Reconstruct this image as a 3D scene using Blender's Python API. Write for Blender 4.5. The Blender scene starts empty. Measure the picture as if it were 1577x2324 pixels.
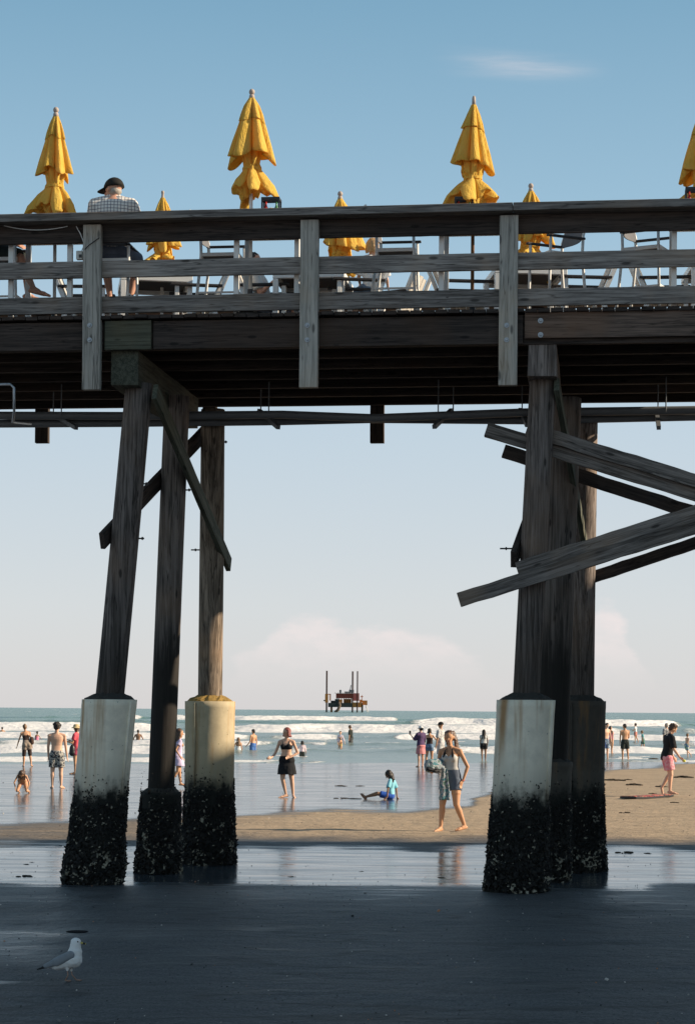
import bpy, bmesh, math, random
from math import sin, cos, pi, radians, sqrt, atan2
from mathutils import Vector, Matrix, noise

sc = bpy.context.scene
C = sc.collection
random.seed(7)

# ------------------------------------------------------------------ camera
F, CX, CY, CAMH, ROLL = 4500.0, 788.5, 1611.5, 2.0, radians(0.473)
cam = bpy.data.objects.new('camera', bpy.data.cameras.new('camera'))
C.objects.link(cam)
cam.location = (0, 0, CAMH)
cam.rotation_euler = (pi / 2, -ROLL, 0)
cam.data.sensor_fit = 'VERTICAL'
cam.data.sensor_height = 36.0
cam.data.lens = F / 2324.0 * 36.0
cam.data.shift_y = (CY - 1162.0) / 2324.0
cam.data.clip_start = 0.1
cam.data.clip_end = 60000
sc.camera = cam

# ------------------------------------------------------------------ light
SUN_EL, SUN_AZ = radians(25.0), radians(3.0)      # from the right, a little to the camera's side
SUN_DIR = Vector((cos(SUN_EL) * cos(SUN_AZ), -cos(SUN_EL) * sin(SUN_AZ), sin(SUN_EL)))
sd = bpy.data.lights.new('sun', 'SUN')
sd.energy = 5.0
sd.angle = radians(0.5)
sd.color = (1.0, 0.84, 0.64)
so = bpy.data.objects.new('sun', sd)
C.objects.link(so)
so.rotation_euler = SUN_DIR.to_track_quat('Z', 'Y').to_euler()
so.location = (30, -10, 40)

sc.view_settings.view_transform = 'Standard'
sc.view_settings.look = 'None'
sc.view_settings.gamma = 1.0
sc.view_settings.exposure = 0.42
sc.view_settings.use_curve_mapping = False

w = bpy.data.worlds.new("World")
sc.world = w
w.use_nodes = True
nt = w.node_tree
nt.nodes.clear()


def N(tree, typ, **kw):
    n = tree.nodes.new(typ)
    for k, v in kw.items():
        setattr(n, k, v)
    return n


def sock(v, n, i, tree):
    if isinstance(v, (int, float)):
        n.inputs[i].default_value = v
    elif isinstance(v, tuple):
        n.inputs[i].default_value = v if len(v) == len(n.inputs[i].default_value) else v + (1,)
    else:
        tree.links.new(v, n.inputs[i])


def M_(tree, op, a, b=None, c=None, clamp=False):
    n = N(tree, 'ShaderNodeMath', operation=op, use_clamp=clamp)
    sock(a, n, 0, tree)
    if b is not None:
        sock(b, n, 1, tree)
    if c is not None:
        sock(c, n, 2, tree)
    return n.outputs[0]


def ramp_(tree, fac, lo, hi, a=0.0, b=1.0, smooth=True):
    n = N(tree, 'ShaderNodeMapRange', interpolation_type='SMOOTHSTEP' if smooth else 'LINEAR')
    n.clamp = True if not smooth else n.clamp
    sock(fac, n, 0, tree)
    for i, v in enumerate((lo, hi, a, b)):
        sock(v, n, i + 1, tree)
    return n.outputs[0]


def mix_(tree, fac, a, b, mode='MIX'):
    n = N(tree, 'ShaderNodeMix', data_type='RGBA', blend_type=mode)
    sock(fac, n, 0, tree)
    sock(a, n, 6, tree)
    sock(b, n, 7, tree)
    return n.outputs[2]


def noise_(tree, vec, scale, detail=3.0, rough=0.55, dist=0.0):
    n = N(tree, 'ShaderNodeTexNoise')
    if vec is not None:
        tree.links.new(vec, n.inputs['Vector'])
    n.inputs['Scale'].default_value = scale
    n.inputs['Detail'].default_value = detail
    n.inputs['Roughness'].default_value = rough
    n.inputs['Distortion'].default_value = dist
    return n.outputs[0]


def map_(tree, vec, scale=(1, 1, 1), loc=(0, 0, 0), rot=(0, 0, 0)):
    n = N(tree, 'ShaderNodeMapping')
    tree.links.new(vec, n.inputs[0])
    n.inputs['Scale'].default_value = scale
    n.inputs['Location'].default_value = loc
    n.inputs['Rotation'].default_value = rot
    return n.outputs[0]


sky = N(nt, 'ShaderNodeTexSky', sky_type='NISHITA')
sky.sun_disc = False
sky.sun_elevation = SUN_EL
sky.sun_rotation = atan2(SUN_DIR.x, SUN_DIR.y)
sky.altitude = 0
sky.air_density = 1.0
sky.dust_density = 0.6
sky.ozone_density = 1.4
tc = N(nt, 'ShaderNodeTexCoord')
sep = N(nt, 'ShaderNodeSeparateXYZ')
nt.links.new(tc.outputs['Generated'], sep.inputs[0])
ycl = M_(nt, 'MAXIMUM', sep.outputs[1], 0.05)
gx = M_(nt, 'DIVIDE', sep.outputs[0], ycl)
gz_ = M_(nt, 'DIVIDE', sep.outputs[2], ycl)
front = ramp_(nt, sep.outputs[1], 0.3, 0.7)
cmb = N(nt, 'ShaderNodeCombineXYZ')
nt.links.new(gx, cmb.inputs[0]); nt.links.new(gz_, cmb.inputs[1])
gv = cmb.outputs[0]
# low cumulus bank over the sea
cn = noise_(nt, map_(nt, gv, (22, 48, 1), (3.1, 0.4, 0)), 1.0, 6, 0.55)
gxn = M_(nt, 'ADD', gx, M_(nt, 'MULTIPLY', M_(nt, 'SUBTRACT', noise_(nt, map_(nt, gv, (40, 60, 1)), 1.0, 3), 0.5), 0.02))


def bump_mask(cx, half):
    d = M_(nt, 'ABSOLUTE', M_(nt, 'SUBTRACT', gxn, cx))
    return ramp_(nt, d, 0.0, half, 1.0, 0.0)


top = M_(nt, 'ADD', 0.008, M_(nt, 'ADD', M_(nt, 'MULTIPLY', bump_mask(0.028, 0.075), 0.036),
                             M_(nt, 'ADD', M_(nt, 'MULTIPLY', bump_mask(0.128, 0.036), 0.046),
                                M_(nt, 'MULTIPLY', bump_mask(-0.03, 0.045), 0.034))))
top = M_(nt, 'ADD', top, M_(nt, 'MULTIPLY', M_(nt, 'SUBTRACT', cn, 0.5), 0.035))
cum = ramp_(nt, M_(nt, 'SUBTRACT', top, gz_), -0.003, 0.006)
cum = M_(nt, 'MULTIPLY', cum, ramp_(nt, gz_, 0.006, 0.045))
cum = M_(nt, 'MULTIPLY', cum, M_(nt, 'MULTIPLY', M_(nt, 'MULTIPLY', front, ramp_(nt, noise_(nt, map_(nt, gv, (60, 110, 1), (1.3, 2.2, 0)), 1.0, 6, 0.6), 0.25, 0.7, 0.45, 1.0)), 0.66))
# faint high streak
sn = noise_(nt, map_(nt, gv, (9, 90, 1), (1.7, 5.0, 0)), 1.0, 5, 0.6)
sx = ramp_(nt, M_(nt, 'ABSOLUTE', M_(nt, 'SUBTRACT', gx, 0.085)), 0.0, 0.05, 1.0, 0.0)
szz = M_(nt, 'SUBTRACT', gz_, M_(nt, 'SUBTRACT', 0.3255, M_(nt, 'MULTIPLY', M_(nt, 'SUBTRACT', gx, 0.085), 0.07)))
sy = ramp_(nt, M_(nt, 'ABSOLUTE', szz), 0.0, 0.010, 1.0, 0.0)
cir = M_(nt, 'MULTIPLY', M_(nt, 'MULTIPLY', sx, sy), ramp_(nt, sn, 0.3, 0.75))
cir = M_(nt, 'MULTIPLY', cir, M_(nt, 'MULTIPLY', front, 0.40))
SKY_TINT = (1.00, 1.04, 0.90)
CLOUD_C = (5.7, 5.05, 4.95)
tint = mix_(nt, 1.0, sky.outputs[0], SKY_TINT, 'MULTIPLY')
# pale maritime air towards the horizon (film-like, greyed blue)
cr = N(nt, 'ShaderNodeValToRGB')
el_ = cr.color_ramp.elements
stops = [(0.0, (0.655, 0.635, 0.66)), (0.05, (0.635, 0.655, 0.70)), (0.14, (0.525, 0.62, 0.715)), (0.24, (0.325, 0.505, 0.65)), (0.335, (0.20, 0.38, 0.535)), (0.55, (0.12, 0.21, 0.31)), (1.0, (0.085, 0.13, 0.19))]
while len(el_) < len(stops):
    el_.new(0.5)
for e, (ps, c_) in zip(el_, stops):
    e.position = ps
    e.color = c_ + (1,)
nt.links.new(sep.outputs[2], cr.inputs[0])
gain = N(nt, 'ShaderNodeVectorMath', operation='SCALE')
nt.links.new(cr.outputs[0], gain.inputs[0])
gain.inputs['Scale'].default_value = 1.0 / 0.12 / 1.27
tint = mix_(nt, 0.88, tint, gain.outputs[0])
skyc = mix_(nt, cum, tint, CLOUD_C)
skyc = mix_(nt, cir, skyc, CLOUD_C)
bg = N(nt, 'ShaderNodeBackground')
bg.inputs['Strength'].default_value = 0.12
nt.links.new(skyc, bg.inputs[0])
wo = N(nt, 'ShaderNodeOutputWorld')
nt.links.new(bg.outputs[0], wo.inputs[0])

# ------------------------------------------------------------------ geometry of the view and of the pier
PA = radians(7.1)
PO = Vector((0, 22.28, 0))
PU = Vector((cos(PA), -sin(PA), 0))      # along the pier, to the right
PV = Vector((sin(PA), cos(PA), 0))       # across the pier, away
UP = Vector((0, 0, 1))


def ray(x, y):
    dx, dy = x - CX, y - CY
    c, s = cos(ROLL), sin(ROLL)
    return Vector(((dx * c + dy * s) / F, 1.0, -(-dx * s + dy * c) / F))


def pp(x, y, b):
    """world point seen at photo position x, y on the plane b metres behind the pier's near face"""
    d = ray(x, y)
    t = (PO.dot(PV) + b) / d.dot(PV)
    return Vector((0, 0, CAMH)) + d * t


def loc_ab(p):
    q = p - PO
    return q.dot(PU), q.dot(PV), p.z


def W(a, b, z):
    return PO + PU * a + PV * b + UP * z


DECK_Z = 6.47


def on_deck(x, b, y=600):
    a, _, _ = loc_ab(pp(x, y, b))
    return W(a, b, DECK_Z)


SEA = -0.25


def sm(e0, e1, x):
    t = min(1.0, max(0.0, (x - e0) / (e1 - e0)))
    return t * t * (3 - 2 * t)


def gz(x, y):
    t = y - 0.44 * x
    if t < 30:
        z = 0.0
    elif t < 84:
        z = -0.25 * ((t - 30) / 54.0) ** 1.15
    else:
        z = -0.25 - (t - 84) * 0.022
    z -= 0.035 * sm(20, 23.0, y) * sm(31.5, 27, y)
    return z


def ground_at(x, y, lift=0.0):
    d = ray(x, y)
    Y = 40.0
    for _ in range(60):
        z = max(gz(d.x * Y, Y), SEA - 0.03)
        Yn = (z + lift - CAMH) / d.z if d.z < -1e-6 else 5000
        Y = 0.5 * Y + 0.5 * Yn
    return Vector((d.x * Y, Y, max(gz(d.x * Y, Y), SEA - 0.03)))


def at_depth(x, y, Y):
    d = ray(x, y)
    return Vector((d.x * Y, Y, CAMH + d.z * Y))


# ------------------------------------------------------------------ mesh helpers
class MB:
    def __init__(self):
        self.v, self.f, self.m = [], [], []
        self.mi = 0

    def face(self, ids):
        self.f.append(ids); self.m.append(self.mi)

    def box(self, c, size, X=Vector((1, 0, 0)), Y=Vector((0, 1, 0)), Z=Vector((0, 0, 1))):
        c = Vector(c); n = len(self.v)
        hx, hy, hz = X * size[0] / 2, Y * size[1] / 2, Z * size[2] / 2
        for sz in (-1, 1):
            for sx_, sy_ in ((-1, -1), (1, -1), (1, 1), (-1, 1)):
                self.v.append(c + hx * sx_ + hy * sy_ + hz * sz)
        for q in ((3, 2, 1, 0), (4, 5, 6, 7), (0, 1, 5, 4), (1, 2, 6, 5), (2, 3, 7, 6), (3, 0, 4, 7)):
            self.face(tuple(n + i for i in q))
        return self

    def bar(self, p0, p1, w_, h_, up=UP):
        p0, p1 = Vector(p0), Vector(p1)
        X = (p1 - p0)
        L = X.length
        X.normalize()
        Y = up.cross(X)
        if Y.length < 1e-5:
            Y = Vector((0, 1, 0)).cross(X)
        Y.normalize()
        Z = X.cross(Y)
        return self.box((p0 + p1) / 2, (L, w_, h_), X, Y, Z)

    def rings(self, rs, cap0=True, cap1=True):
        n0 = len(self.v)
        k = len(rs[0])
        for r in rs:
            self.v.extend(Vector(p) for p in r)
        for i in range(len(rs) - 1):
            for j in range(k):
                a, b = n0 + i * k + j, n0 + i * k + (j + 1) % k
                self.face((a, b, b + k, a + k))
        if cap0:
            self.face(tuple(n0 + j for j in reversed(range(k))))
        if cap1:
            e = n0 + (len(rs) - 1) * k
            self.face(tuple(e + j for j in range(k)))
        return self

    def tube(self, path, r, seg=10, cap=True, jit=0.0, sq=1.0):
        path = [Vector(p) for p in path]
        rr = r if isinstance(r, (list, tuple)) else [r] * len(path)
        rs = []
        prevN = None
        for i, p in enumerate(path):
            T = (path[min(i + 1, len(path) - 1)] - path[max(i - 1, 0)]).normalized()
            if prevN is None:
                a = UP if abs(T.z) < 0.9 else Vector((0, 1, 0))
                Nn = a.cross(T).normalized()
            else:
                Nn = (prevN - T * prevN.dot(T)).normalized()
            prevN = Nn
            B = T.cross(Nn)
            rs.append([p + (Nn * cos(2 * pi * j / seg) + B * sin(2 * pi * j / seg) * sq) * rr[i] * (1 + random.uniform(-jit, jit))
                       for j in range(seg)])
        return self.rings(rs, cap, cap)

    def rcone(self, p0, p1, r0, r1, seg=10, fl=1.0, flat=None):
        """tapered limb with round ends; flat = direction squeezed by fl"""
        p0, p1 = Vector(p0), Vector(p1)
        T = (p1 - p0)
        if T.length < 1e-6:
            T = Vector((0, 0, 1))
        T.normalize()
        a = flat if flat is not None else (UP if abs(T.z) < 0.9 else Vector((0, 1, 0)))
        B = (a - T * a.dot(T))
        if B.length < 1e-4:
            B = Vector((1, 0, 0)) - T * T.x
        B.normalize()
        A = B.cross(T)
        prof = []
        for k in (80, 50, 20):
            prof.append((p0 - T * r0 * sin(radians(k)), r0 * cos(radians(k))))
        for k in (20, 50, 80):
            prof.append((p1 + T * r1 * sin(radians(k)), r1 * cos(radians(k))))
        return self.rings([[c + (A * cos(2 * pi * j / seg) + B * sin(2 * pi * j / seg) * fl) * r for j in range(seg)] for c, r in prof])

    def ell(self, c, r, R=None, seg=12, rows=8):
        c = Vector(c)
        r = Vector(r) if not isinstance(r, (int, float)) else Vector((r, r, r))
        rs = []
        for i in range(rows + 1):
            th = pi * (i + 0.02 * (i == 0) - 0.02 * (i == rows)) / rows
            ring = []
            for j in range(seg):
                p = Vector((r.x * sin(th) * cos(2 * pi * j / seg), r.y * sin(th) * sin(2 * pi * j / seg), -r.z * cos(th)))
                ring.append(c + (R @ p if R is not None else p))
            rs.append(ring)
        return self.rings(rs)

    def mesh(self, name, origin=None):
        me = bpy.data.meshes.new(name)
        o = Vector(origin) if origin is not None else Vector()
        me.from_pydata([tuple(v - o) for v in self.v], [], self.f)
        me.polygons.foreach_set('material_index', self.m)
        me.update()
        return me

    def build(self, name, mat, parent=None, smooth=False, bevel=0.0, origin=None, fixn=True):
        """one mesh object; vertices are in world space (or in the parent's space when the parent sits at the origin)"""
        po = WLOC.get(parent.name, Vector()) if parent else Vector()
        o_ = Vector(origin) if origin is not None else (po if parent else Vector())
        me = self.mesh(name, o_)
        if bevel or fixn:
            bm = bmesh.new(); bm.from_mesh(me)
            if fixn:
                bmesh.ops.recalc_face_normals(bm, faces=bm.faces)
            if bevel:
                es = [e for e in bm.edges if len(e.link_faces) == 2 and e.calc_face_angle(0) > 0.6]
                bmesh.ops.bevel(bm, geom=es, offset=bevel, segments=1, affect='EDGES', clamp_overlap=True)
            bm.to_mesh(me); bm.free()
        if smooth:
            me.polygons.foreach_set('use_smooth', [True] * len(me.polygons))
        for m in (mat if isinstance(mat, (list, tuple)) else [mat]):
            me.materials.append(m)
        ob = bpy.data.objects.new(name, me)
        C.objects.link(ob)
        ob.location = o_ - po
        if parent:
            ob.parent = parent
        WLOC[ob.name] = o_
        return ob


WLOC = {}


def tag(o, label=None, cat=None, group=None, kind=None):
    if label: o['label'] = label
    if cat: o['category'] = cat
    if group: o['group'] = group
    if kind: o['kind'] = kind
    return o


def empty(name, loc=(0, 0, 0), rz=0.0):
    o = bpy.data.objects.new(name, None)
    o.empty_display_size = 0.2
    o.location = loc
    o.rotation_euler = (0, 0, rz)
    C.objects.link(o)
    WLOC[o.name] = Vector(loc)
    return o


def copy_tree(o, parent=None):
    c = o.copy()
    C.objects.link(c)
    if parent:
        c.parent = parent
    for ch in list(o.children):
        copy_tree(ch, c)
    return c


def solid(mb, name, mat, parent=None, voxel=0.012, smooth=4, origin=None, disp=0.0, dscale=20.0):
    """overlapping shapes fused into one continuous surface"""
    po = WLOC.get(parent.name, Vector()) if parent else Vector()
    o_ = Vector(origin) if origin is not None else po
    me = mb.mesh('tmp', o_)
    t = bpy.data.objects.new('tmp', me)
    C.objects.link(t)
    m = t.modifiers.new('r', 'REMESH'); m.mode = 'VOXEL'; m.voxel_size = voxel; m.use_smooth_shade = True
    if smooth:
        s = t.modifiers.new('s', 'SMOOTH'); s.factor = 0.5; s.iterations = smooth
    dg = bpy.context.evaluated_depsgraph_get()
    nm = bpy.data.meshes.new_from_object(t.evaluated_get(dg), depsgraph=dg)
    bpy.data.objects.remove(t)
    bpy.data.meshes.remove(me)
    nm.name = name
    if disp:
        for v in nm.vertices:
            v.co += v.normal * noise.noise(v.co * dscale) * disp
    nm.polygons.foreach_set('use_smooth', [True] * len(nm.polygons))
    nm.materials.clear()
    nm.materials.append(mat)
    ob = bpy.data.objects.new(name, nm)
    C.objects.link(ob)
    ob.location = o_ - po
    if parent:
        ob.parent = parent
    WLOC[ob.name] = o_
    return ob


# ------------------------------------------------------------------ materials
def mat(name):
    m = bpy.data.materials.new(name)
    m.use_nodes = True
    t = m.node_tree
    t.nodes.clear()
    p = N(t, 'ShaderNodeBsdfPrincipled')
    o = N(t, 'ShaderNodeOutputMaterial')
    t.links.new(p.outputs[0], o.inputs[0])
    return m, t, p, o


def bump_(t, p, h, strength=0.3, dist=0.01):
    b = N(t, 'ShaderNodeBump')
    b.inputs['Strength'].default_value = strength
    b.inputs['Distance'].default_value = dist
    t.links.new(h, b.inputs['Height'])
    t.links.new(b.outputs[0], p.inputs['Normal'])
    return b


def plain(name, col, rough=0.6, spec=0.5, var=0.12, scale=8.0, metal=0.0, bump=0.0, sheen=0.0):
    m, t, p, o = mat(name)
    tcn = N(t, 'ShaderNodeTexCoord')
    n = noise_(t, tcn.outputs['Object'], scale, 4)
    a = tuple(c * (1 - var) for c in col) + (1,)
    b = tuple(min(1, c * (1 + var)) for c in col) + (1,)
    t.links.new(mix_(t, n, a, b), p.inputs['Base Color'])
    p.inputs['Roughness'].default_value = rough
    p.inputs['Specular IOR Level'].default_value = spec
    p.inputs['Metallic'].default_value = metal
    if bump:
        bump_(t, p, noise_(t, tcn.outputs['Object'], scale * 6, 3), 0.5, bump)
    return m


def wood(name, col, dark, stretch=(1.2, 26, 26), knots=True, rough=0.85, bumpd=0.004, vertical=False, stain=None):
    m, t, p, o = mat(name)
    tcn = N(t, 'ShaderNodeTexCoord')
    oi = N(t, 'ShaderNodeObjectInfo')
    cmbn = N(t, 'ShaderNodeCombineXYZ')
    for i in range(3):
        t.links.new(M_(t, 'MULTIPLY', oi.outputs['Random'], 17.0 + 9 * i), cmbn.inputs[i])
    va = N(t, 'ShaderNodeVectorMath', operation='ADD')
    t.links.new(tcn.outputs['Object'], va.inputs[0]); t.links.new(cmbn.outputs[0], va.inputs[1])
    v = va.outputs[0]
    st = stretch if not vertical else (stretch[1], stretch[2], stretch[0])
    g1 = noise_(t, map_(t, v, st), 1.0, 6, 0.65, 0.6)
    g2 = noise_(t, map_(t, v, tuple(s * 3.1 for s in st)), 1.0, 3, 0.6)
    big = noise_(t, v, 1.3, 3)
    grain = ramp_(t, M_(t, 'ADD', M_(t, 'MULTIPLY', g1, 0.7), M_(t, 'MULTIPLY', g2, 0.3)), 0.36, 0.64)
    col_ = mix_(t, grain, dark + (1,), col + (1,))
    crk = ramp_(t, M_(t, 'ABSOLUTE', M_(t, 'SUBTRACT', noise_(t, map_(t, v, tuple(s * 0.45 for s in st), (3.3, 7.1, 1.9)), 1.0, 4, 0.5), 0.5)), 0.0, 0.016, 1.0, 0.0)
    col_ = mix_(t, M_(t, 'MULTIPLY', crk, 0.75), col_, tuple(c * 0.3 for c in dark) + (1,))
    warm = tuple(min(1, c * k) for c, k in zip(col, (1.0, 0.80, 0.62))) + (1,)
    col_ = mix_(t, M_(t, 'MULTIPLY', ramp_(t, big, 0.45, 0.75), 0.55), col_, warm)
    if knots:
        vo = N(t, 'ShaderNodeTexVoronoi', feature='F1')
        vo.inputs['Scale'].default_value = 1.0
        ks = (2.2, 7, 7) if not vertical else (7, 7, 2.2)
        t.links.new(map_(t, v, ks), vo.inputs['Vector'])
        kn = ramp_(t, vo.outputs['Distance'], 0.07, 0.16, 1.0, 0.0)
        col_ = mix_(t, M_(t, 'MULTIPLY', kn, 0.8), col_, tuple(c * 0.35 for c in dark) + (1,))
    if stain:
        ge = N(t, 'ShaderNodeNewGeometry')
        sz = N(t, 'ShaderNodeSeparateXYZ'); t.links.new(ge.outputs['Position'], sz.inputs[0])
        zz = M_(t, 'ADD', sz.outputs[2], M_(t, 'MULTIPLY', M_(t, 'SUBTRACT', g1, 0.5), 1.1))
        k_ = ramp_(t, zz, stain[0], stain[1], 1.0, 0.0)
        col_ = mix_(t, M_(t, 'MULTIPLY', k_, stain[2]), col_, (0.018, 0.016, 0.014, 1))
    # per-piece brightness
    hv = N(t, 'ShaderNodeHueSaturation')
    t.links.new(col_, hv.inputs['Color'])
    t.links.new(M_(t, 'MULTIPLY_ADD', oi.outputs['Random'], 0.4, 0.8), hv.inputs['Value'])
    t.links.new(hv.outputs[0], p.inputs['Base Color'])
    p.inputs['Roughness'].default_value = rough
    p.inputs['Specular IOR Level'].default_value = 0.3
    bump_(t, p, g1, 0.6, bumpd)
    return m


MT = {}
MT['rail'] = wood('weathered_grey_wood', (0.36, 0.325, 0.295), (0.12, 0.105, 0.095))
MT['post'] = wood('pale_grey_wood', (0.52, 0.48, 0.42), (0.26, 0.245, 0.215))
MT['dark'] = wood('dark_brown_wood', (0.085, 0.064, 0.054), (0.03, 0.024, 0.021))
MT['red'] = wood('reddish_brown_wood', (0.20, 0.14, 0.11), (0.07, 0.052, 0.042))
MT['brace'] = wood('brace_grey_wood', (0.30, 0.26, 0.23), (0.08, 0.068, 0.06))
MT['green'] = wood('greenish_treated_wood', (0.13, 0.135, 0.10), (0.05, 0.055, 0.04))
MT['pile'] = wood('pile_wood', (0.27, 0.225, 0.20), (0.07, 0.056, 0.048), stretch=(0.9, 22, 22), vertical=True, bumpd=0.008, stain=(2.4, 3.6, 0.6))
MT['pile_stained'] = wood('tide_stained_pile_wood', (0.24, 0.20, 0.175), (0.06, 0.05, 0.043), stretch=(0.9, 22, 22), vertical=True, bumpd=0.008, stain=(2.5, 3.5, 0.96))
MT['pile_clean'] = wood('bleached_pile_wood', (0.42, 0.33, 0.25), (0.10, 0.075, 0.055), stretch=(0.9, 22, 22), vertical=True, bumpd=0.008)
MT['steel'] = plain('galvanised_steel', (0.42, 0.44, 0.46), 0.45, 0.5, 0.25, 30, metal=0.6)
MT['pipe'] = plain('grey_pipe', (0.16, 0.17, 0.18), 0.5, 0.5, 0.2, 5)
MT['black'] = plain('black_plastic', (0.02, 0.02, 0.022), 0.45, 0.5, 0.2, 10)
MT['white'] = plain('white_painted_metal', (0.78, 0.77, 0.74), 0.4, 0.5, 0.05, 6)
MT['sling'] = plain('grey_sling_fabric', (0.16, 0.16, 0.17), 0.8, 0.3, 0.15, 40)
MT['slat'] = plain('sun_bleached_slats', (0.62, 0.58, 0.52), 0.7, 0.3, 0.12, 10)
MT['tabletop'] = plain('dark_tabletop', (0.05, 0.045, 0.045), 0.6, 0.3, 0.2, 10)

# ------------------------------------------------------------------ beach
WB = [(-60, 31.5), (-5.8, 33.5), (-2.2, 38.2), (0.98, 39.6), (2.6, 42.6), (3.8, 51.4), (9.2, 71.0), (15.9, 90.0), (60, 150)]


def wet_edge(x):
    for (x0, y0), (x1, y1) in zip(WB, WB[1:]):
        if x0 <= x <= x1:
            return y0 + (y1 - y0) * (x - x0) / (x1 - x0)
    return WB[-1][1]


def build_beach():
    ys = []
    y = -40.0
    while y < 150:
        ys.append(y)
        y += 2.0 if y < 8 else (0.22 if y < 36 else (0.35 if y < 60 else 0.7))
    xs = []
    x = -80.0
    while x <= 80:
        xs.append(x)
        x += 0.2 if abs(x) < 8 else (0.6 if abs(x) < 20 else 3.0)
    v, wet, film, gloss = [], [], [], []
    for yy in ys:
        for xx in xs:
            z = gz(xx, yy)
            n1 = noise.noise(Vector((xx * 0.35, yy * 0.18, 1.3)))
            n2 = noise.noise(Vector((xx * 1.3, yy * 0.8, 4.1)))
            e = wet_edge(xx)
            wv = (yy - e) / (1.2 + 0.03 * e) + n1 * 0.9 + n2 * 0.35
            # shallow pool round the piles
            far = 29.6 + 0.5 * n1 + 0.25 * n2 + 0.4 * noise.noise(Vector((xx * 0.5, 9.0, 0)))
            near = 22.75 + 0.25 * noise.noise(Vector((xx * 0.8, 3.0, 0)))
            if xx > 3.5:
                far -= 0.7 * sm(3.5, 5.5, xx)
                near += 0.9 * sm(2.6, 4.4, xx)
            pl = min((yy - near) / 0.8, (far - yy) / 1.6) + 0.45 * n2
            pl2 = 1.0 - sqrt(((xx + 3.6) / 1.9) ** 2 + ((yy - 17.2) / 1.5) ** 2) + 0.6 * n2
            pl3 = 1.0 - sqrt(((xx + 2.95) / 0.55) ** 2 + ((yy - 14.35) / 0.22) ** 2) + 0.3 * n2
            f = max(-3, min(3, max(pl, -1.1 - 0.5 * sm(-4.5, 0.5, xx) * 3 if yy > 22 else -3, min(0.2, pl3 - 0.1))))
            gl = max(0.9 * sm(-0.5, 0.75, pl2), 0.45 * sm(18.5, 22.4, yy) * sm(24, 23, yy)) * (0.75 + 0.5 * n2)
            gloss.append(max(0.0, min(1.0, gl)))
            wetv = max(-3, min(3, wv))
            dry = 1 - sm(-1, 0.6, max(wetv, f))
            z += dry * (0.010 * noise.noise(Vector((xx * 1.1, yy * 1.1, 0))) + 0.012 * noise.noise(Vector((xx * 3.3, yy * 2.2, 7))))
            v.append((xx, yy, z)); wet.append(wetv); film.append(f)
    nx = len(xs)
    fcs = [(j * nx + i, j * nx + i + 1, (j + 1) * nx + i + 1, (j + 1) * nx + i) for j in range(len(ys) - 1) for i in range(nx - 1)]
    me = bpy.data.meshes.new('sand_ground')
    me.from_pydata(v, [], fcs)
    a = me.attributes.new('wet', 'FLOAT', 'POINT'); a.data.foreach_set('value', wet)
    a = me.attributes.new('film', 'FLOAT', 'POINT'); a.data.foreach_set('value', film)
    a = me.attributes.new('gloss', 'FLOAT', 'POINT'); a.data.foreach_set('value', gloss)
    me.polygons.foreach_set('use_smooth', [True] * len(me.polygons))
    m, t, p, o = mat('beach_sand')
    geo = N(t, 'ShaderNodeNewGeometry')
    P = geo.outputs['Position']
    aw = N(t, 'ShaderNodeAttribute', attribute_name='wet').outputs['Fac']
    af = N(t, 'ShaderNodeAttribute', attribute_name='film').outputs['Fac']
    ag = N(t, 'ShaderNodeAttribute', attribute_name='gloss').outputs['Fac']
    fine = noise_(t, P, 9.0, 5, 0.6)
    grit = noise_(t, P, 60.0, 4, 0.7)
    streak = noise_(t, map_(t, P, (0.5, 3.0, 1)), 1.0, 5, 0.6)
    edge = M_(t, 'MULTIPLY', M_(t, 'SUBTRACT', streak, 0.5), 1.6)
    wetf = ramp_(t, M_(t, 'ADD', aw, edge), -0.35, 0.35)
    filmf = ramp_(t, M_(t, 'ADD', af, M_(t, 'MULTIPLY', edge, 1.5)), -0.25, 0.45)
    damp = ramp_(t, M_(t, 'ADD', af, edge), -2.4, -0.2)
    sepn = N(t, 'ShaderNodeSeparateXYZ'); t.links.new(P, sepn.inputs[0])
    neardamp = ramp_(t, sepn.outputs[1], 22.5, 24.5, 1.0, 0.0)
    dry_c = mix_(t, grit, (0.34, 0.255, 0.175, 1), (0.56, 0.43, 0.30, 1))
    mott = ramp_(t, noise_(t, map_(t, P, (0.9, 1.6, 1)), 1.0, 4), 0.35, 0.7)
    dry_c = mix_(t, M_(t, 'MULTIPLY', mott, 0.35), dry_c, (0.22, 0.17, 0.12, 1))
    pep = noise_(t, P, 34.0, 3, 0.8)
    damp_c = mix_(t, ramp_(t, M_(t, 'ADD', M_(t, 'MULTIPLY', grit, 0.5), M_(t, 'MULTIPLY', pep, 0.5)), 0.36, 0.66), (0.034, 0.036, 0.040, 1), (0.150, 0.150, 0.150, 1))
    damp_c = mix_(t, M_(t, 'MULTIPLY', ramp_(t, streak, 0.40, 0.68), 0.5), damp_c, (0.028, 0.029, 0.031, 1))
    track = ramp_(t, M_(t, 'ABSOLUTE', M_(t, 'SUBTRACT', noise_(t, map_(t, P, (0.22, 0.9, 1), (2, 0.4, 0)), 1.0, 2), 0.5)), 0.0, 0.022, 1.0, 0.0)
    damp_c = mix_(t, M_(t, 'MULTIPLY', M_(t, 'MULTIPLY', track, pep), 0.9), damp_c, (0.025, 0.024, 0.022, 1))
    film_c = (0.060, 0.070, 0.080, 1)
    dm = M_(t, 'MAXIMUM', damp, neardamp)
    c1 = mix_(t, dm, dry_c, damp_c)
    wall = M_(t, 'MAXIMUM', wetf, filmf)
    c2 = mix_(t, wall, c1, film_c)
    t.links.new(c2, p.inputs['Base Color'])
    r1 = M_(t, 'MULTIPLY_ADD', dm, -0.32, 0.9)
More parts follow.
